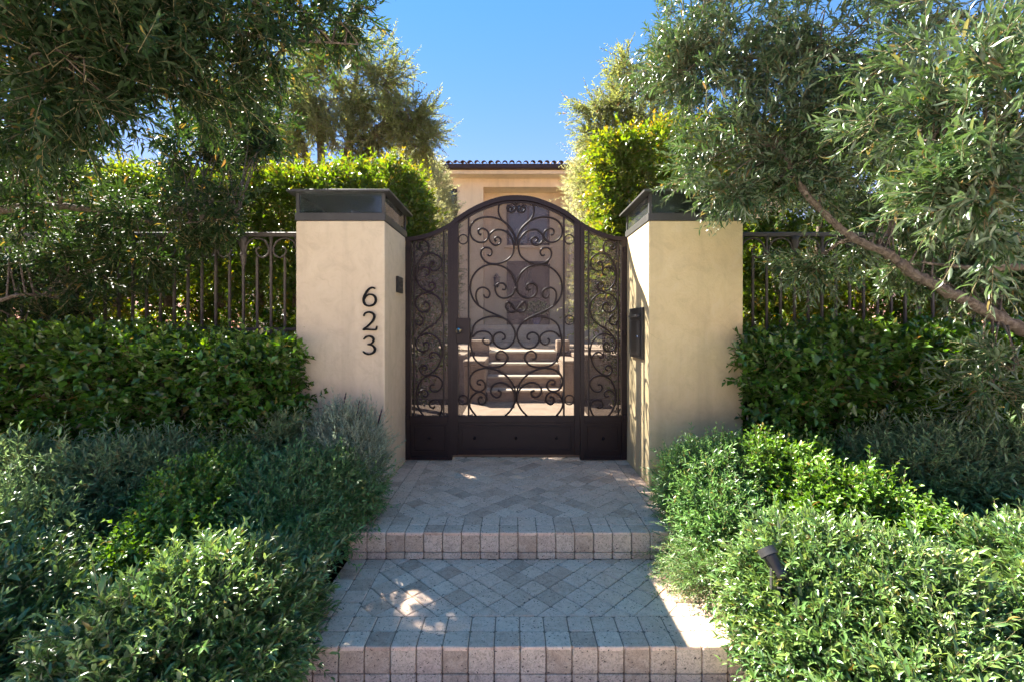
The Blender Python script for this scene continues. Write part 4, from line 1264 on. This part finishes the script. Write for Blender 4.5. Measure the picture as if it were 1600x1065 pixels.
# ================================================================== NEAR TREES
tree('overhanging_tree', 'dark shaded tree whose branches hang in over the upper left',
     [[(-3.5, 2.3, 0.1, .14), (-3.45, 2.3, 1.3, .11), (-3.3, 2.35, 2.4, .09), (-3.0, 2.4, 3.4, .06)]],
     [bl(50, 40, 2.0, .50, 1.5), bl(160, 30, 2.1, .48, 1.5), bl(280, 35, 2.3, .46, 1.4), bl(380, 25, 2.4, .36, 1.0), bl(460, 15, 2.6, .28, .6), bl(530, 20, 2.7, .2, .35), bl(100, 110, 2.0, .34, 1.2), bl(220, 105, 2.3, .32, 1.1), bl(330, 110, 2.6, .30, 1.1), bl(385, 140, 2.9, .22, .4),
      bl(30, 170, 2.2, .30), bl(120, 180, 2.4, .2, .5), bl(20, 260, 2.6, .32, .8), bl(90, 310, 3.0, .32, .6), bl(190, 335, 3.3, .32, .6), bl(280, 330, 3.4, .3, .6), bl(150, 425, 3.35, .24, .5), bl(230, 395, 3.4, .2, .5), bl(310, 380, 3.45, .16, .35), bl(60, 515, 3.3, .14, .3), bl(350, 315, 3.4, .26, .5), bl(30, 370, 3.4, .38, .9), bl(120, 380, 3.4, .28, .5), bl(20, 450, 3.4, .32, .8), bl(90, 470, 3.4, .2, .4), bl(340, 215, 3.8, .32, 1.1), bl(405, 210, 3.8, .3, 1.0), bl(290, 240, 3.6, .25, .7)],  # last clumps added to keep sun off the lower step
     (0.058, 0.0118), 'leaf_olive_shaded', 31, boughs=10, tw=14, Len=.21, K=10, detail=1, droop=.0, rad=.0022, brad=.007, angle=52, jit=.4,
     limbs=[[(-3.1, 2.4, 3.2, .05), (*at(60, 40, 2.1), .035), (*at(250, 30, 2.3), .022), (*at(430, 60, 2.6), .010), (*at(560, 70, 2.7), .004)],
            [(-3.35, 2.35, 2.2, .05), (*at(-60, 330, 2.8), .03), (*at(60, 322, 3.0), .024), (*at(160, 330, 3.2), .018), (*at(260, 350, 3.35), .010), (*at(370, 340, 3.4), .004)],
            [(-3.4, 2.3, 1.7, .04), (*at(-60, 480, 3.0), .02), (*at(40, 460, 3.2), .010), (*at(110, 470, 3.4), .004)],
            [(-3.2, 2.38, 2.8, .04), (*at(-40, 180, 2.1), .025), (*at(120, 130, 2.15), .016), (*at(330, 160, 2.6), .006)]], base=(-3.5, 2.3, 0.1))
tree('overhanging_tree', 'sunlit silvery tree with a bare slanting limb over the right fence',
     [[(3.75, 2.35, 0.1, .15), (3.7, 2.4, 0.9, .12), (3.65, 2.45, 2.0, .10), (3.5, 2.5, 3.4, .07)]],
     [bl(1090, 30, 3.0, .36), bl(1180, 40, 2.9, .42), bl(1290, 40, 2.7, .42), bl(1400, 30, 2.4, .36, .5), bl(1510, 30, 2.1, .34, .5), bl(1080, 120, 3.0, .27), bl(1160, 150, 2.9, .38), bl(1260, 150, 2.7, .36), bl(1350, 180, 2.5, .32, .9),
      bl(1430, 130, 1.9, .26, .5), bl(1520, 90, 1.65, .27, .5), bl(1580, 170, 1.5, .24, .55), bl(1500, 210, 1.65, .26, .6), bl(1510, 265, 1.7, .18, .55), bl(1560, 310, 1.5, .17, .6), bl(1140, 240, 2.8, .28), bl(1230, 240, 2.75, .30), bl(1320, 250, 2.7, .32), bl(1410, 290, 2.7, .30, .9), bl(1500, 310, 2.7, .32, .9), bl(1580, 250, 2.6, .3, .8), bl(1135, 290, 2.75, .11, .4), bl(1200, 295, 2.8, .16, .5), bl(1050, 80, 3.2, .24, .6),
      bl(1350, 350, 2.8, .16, .45), bl(1275, 415, 2.8, .11, .4), bl(1400, 400, 2.85, .17, .5), bl(1490, 400, 2.8, .22, .8), bl(1570, 420, 2.8, .22, .7), bl(1450, 440, 2.85, .15, .5), bl(1540, 600, 2.45, .13, .35), bl(1590, 570, 2.3, .12, .35)],
     (0.056, 0.0105), 'leaf_olive', 32, boughs=10, tw=14, Len=.21, K=10, detail=1, droop=.0, rad=.0022, brad=.006, angle=52, jit=.4,
     limbs=[[(3.7, 2.45, 0.95, .06), (*at(1700, 560, 2.5), .038), (*at(1600, 516, 2.5), .034), (*at(1530, 480, 2.5), .031), (*at(1480, 455, 2.5), .028), (*at(1430, 430, 2.52), .026), (*at(1390, 398, 2.55), .023), (*at(1330, 370, 2.58), .020), (*at(1290, 335, 2.6), .018), (*at(1255, 298, 2.6), .018), (*at(1230, 250, 2.65), .012), (*at(1190, 180, 2.8), .006)],
            [(3.55, 2.5, 3.1, .06), (*at(1480, 118, 2.6), .04), (*at(1390, 108, 2.6), .034), (*at(1280, 82, 2.7), .025), (*at(1180, 90, 2.85), .014), (*at(1090, 90, 3.0), .006)],
            [(3.65, 2.4, 2.3, .05), (*at(1660, 220, 1.8), .025), (*at(1540, 230, 1.6), .014), (*at(1440, 220, 1.7), .006)],
            [(3.7, 2.4, 1.6, .04), (*at(1660, 420, 1.9), .02), (*at(1540, 420, 1.9), .011), (*at(1440, 410, 2.1), .005)]], base=(3.75, 2.35, 0.1))

# ================================================================== FOREGROUND SHRUBS
shrub('leafy_shrub', 'glossy pale tipped shrub spilling over the lower step on the left', [(-1.20, 1.74, .19, .30, .28, .31), (-1.08, 1.86, .17, .19, .24, .25), (-1.28, 1.55, .18, .26, .28, .29)], 4600, (0.041, 0.0115), 'leaf_shrub', 41, Len=.13, K=7, detail=1)
shrub('leafy_shrub', 'silvery green shrub filling the bottom left corner', [(-1.98, 1.68, .22, .26, .26, .31), (-2.28, 1.78, .25, .28, .28, .32), (-1.88, 1.45, .18, .22, .26, .27)], 4400, (0.041, 0.0115), 'leaf_shrub', 42, Len=.13, K=7, detail=1)
shrub('leafy_shrub', 'rounded dark green shrub beside the landing on the left', [(-1.30, 2.62, .38, .34, .32, .26), (-1.10, 2.78, .37, .22, .24, .25), (-1.22, 2.38, .31, .24, .24, .23)], 3600, (0.034, 0.011), 'leaf_shrub_dark', 43, Len=.12, K=7)
shrub('bright_shrub', 'low bright green shrub strip between darker shrubs on the left', [(-1.68, 2.42, .42, .24, .28, .24), (-1.60, 2.12, .34, .22, .24, .22), (-1.68, 2.68, .44, .24, .2, .24)], 2200, (0.026, 0.017), 'leaf_bright', 44, Len=.10, K=6, upb=.8)
shrub('blue_green_shrub', 'loose blue green shrub in front of the left hedge', [(-2.30, 2.58, .42, .34, .26, .32), (-2.75, 2.48, .42, .34, .28, .34), (-2.02, 2.72, .44, .22, .18, .28), (-2.40, 2.18, .32, .34, .24, .28), (-1.55, 2.95, .42, .16, .16, .42)], 4200, (0.042, 0.010), 'leaf_bluegreen', 45, Len=.17, K=8)


def lav_flowers(L): pass


lav = shrub('lavender', 'grey green lavender bush at the foot of the numbered pillar', [(-1.12, 3.02, .50, .22, .18, .32), (-1.05, 2.92, .44, .18, .15, .28)], 1300, (0.036, 0.0058), 'leaf_lavender', 46, Len=.16, K=9, upb=1.3, angle=30, category='lavender', rad=.0014)
for (px, py, tx, ty) in ((537, 630, 541, 612), (557, 648, 562, 625), (561, 655, 566, 643), (591, 660, 597, 638), (606, 722, 612, 711)):
    a = at(px, py, 3.03); b_ = at(tx, ty, 3.03); root = np.array([-1.08, 3.0, .6])
    MB().tube(smooth([root, (root + a) / 2 + (0.01, 0, .02), a], 4), .0012, 4).build('stalk', M['twig'], lav)
    MB().tube(smooth([a, a + (b_ - a) * .3, a + (b_ - a) * .7, b_], 3), [.003, .005, .0055, .004, .0058, .0055, .0042, .005, .004, .002], 6).build('flower', M['flower'], lav)

shrub('leafy_shrub', 'dark green rounded shrub at the foot of the plain pillar', [(1.17, 2.75, .40, .23, .28, .26), (1.38, 2.82, .41, .21, .26, .26), (1.14, 2.48, .31, .18, .22, .21)], 3200, (0.034, 0.010), 'leaf_shrub_dark', 51, Len=.12, K=7)
shrub('bright_shrub', 'low bright green shrub strip between darker shrubs on the right', [(1.60, 2.72, .46, .30, .28, .30), (1.75, 2.40, .38, .32, .28, .28), (1.90, 2.2, .32, .22, .22, .24)], 2800, (0.030, 0.018), 'leaf_bright', 52, Len=.10, K=6, upb=.8)
shrub('blue_green_shrub', 'loose grey green shrub in front of the right hedge', [(2.40, 2.60, .42, .34, .26, .34), (2.80, 2.5, .44, .36, .28, .36), (2.2, 2.8, .46, .26, .18, .28)], 3600, (0.042, 0.011), 'leaf_bluegreen', 53, Len=.17, K=8)
shrub('leafy_shrub', 'large sunlit pale tipped shrub beside the lower step on the right', [(1.25, 1.92, .24, .25, .26, .30), (1.20, 1.74, .17, .22, .26, .26), (1.44, 1.74, .23, .25, .28, .30), (1.30, 1.46, .13, .27, .26, .25)], 6200, (0.041, 0.0115), 'leaf_shrub', 54, Len=.13, K=7, detail=1)
shrub('leafy_shrub', 'silvery green shrub filling the bottom right corner', [(2.10, 1.78, .25, .25, .26, .32), (1.95, 1.5, .17, .22, .26, .27), (2.40, 1.86, .27, .27, .30, .32)], 4600, (0.041, 0.0115), 'leaf_shrub', 55, Len=.13, K=7, detail=1)
shrub('rosemary', 'fine needled sprawling plant creeping over the lower step on the right', [(1.02, 2.28, .20, .17, .19, .13), (0.99, 2.42, .17, .13, .10, .08)], 750, (0.020, 0.0035), 'leaf_rosemary', 56, Len=.15, K=14, upb=.1, angle=50, rad=.0015, zmin=-.2, droop=.35)

# landscape spotlight among the leaves
sp = thing('garden_spotlight', 'small black garden spotlight among the leaves beside the steps on the right', 'spotlight', (1.04, 1.75, .05))
c0 = at(1200, 862, 1.81); c1 = at(1226, 905, 1.745)
ax = c0 - c1; ax = ax / np.linalg.norm(ax)
MB().tube([c1, c1 + ax * .004, c1 + ax * .02, c1 + ax * .085, c1 + ax * .09], [.018, .026, .029, .029, .033], 16).build('housing', M['black'], sp)
MB().tube([c1 + ax * .0902, c1 + ax * .118], [.036, .036], 16, cap=False).build('hood', M['lantern_metal'], sp)
MB().tube([c1 + ax * .094, c1 + ax * .097], [.031, .031], 16).build('lens', M['window'], sp)
pv = c1 + ax * .03
for q in (-1, 1):
    MB().box(pv[0] + q * .033 - .002, pv[0] + q * .033 + .002, pv[1] - .007, pv[1] + .007, pv[2] - .06, pv[2] + .012).build('bracket', M['lantern_metal'], sp)
MB().box(pv[0] - .036, pv[0] + .036, pv[1] - .008, pv[1] + .008, pv[2] - .066, pv[2] - .0605).build('bracket', M['lantern_metal'], sp)
MB().tube([pv - (0, 0, .066), pv - (0, 0, .25), (pv[0], pv[1], .0)], [.009, .009, .006], 6).build('stake', M['black'], sp)
MB().tube(smooth([c1 + ax * .002, c1 - ax * .03, c1 - (0, 0, .08) - ax * .03, (c1[0] - .03, c1[1], .08)], 4), .0035, 5).build('cable', M['black'], sp)

print('foliage triangles', TRIS)
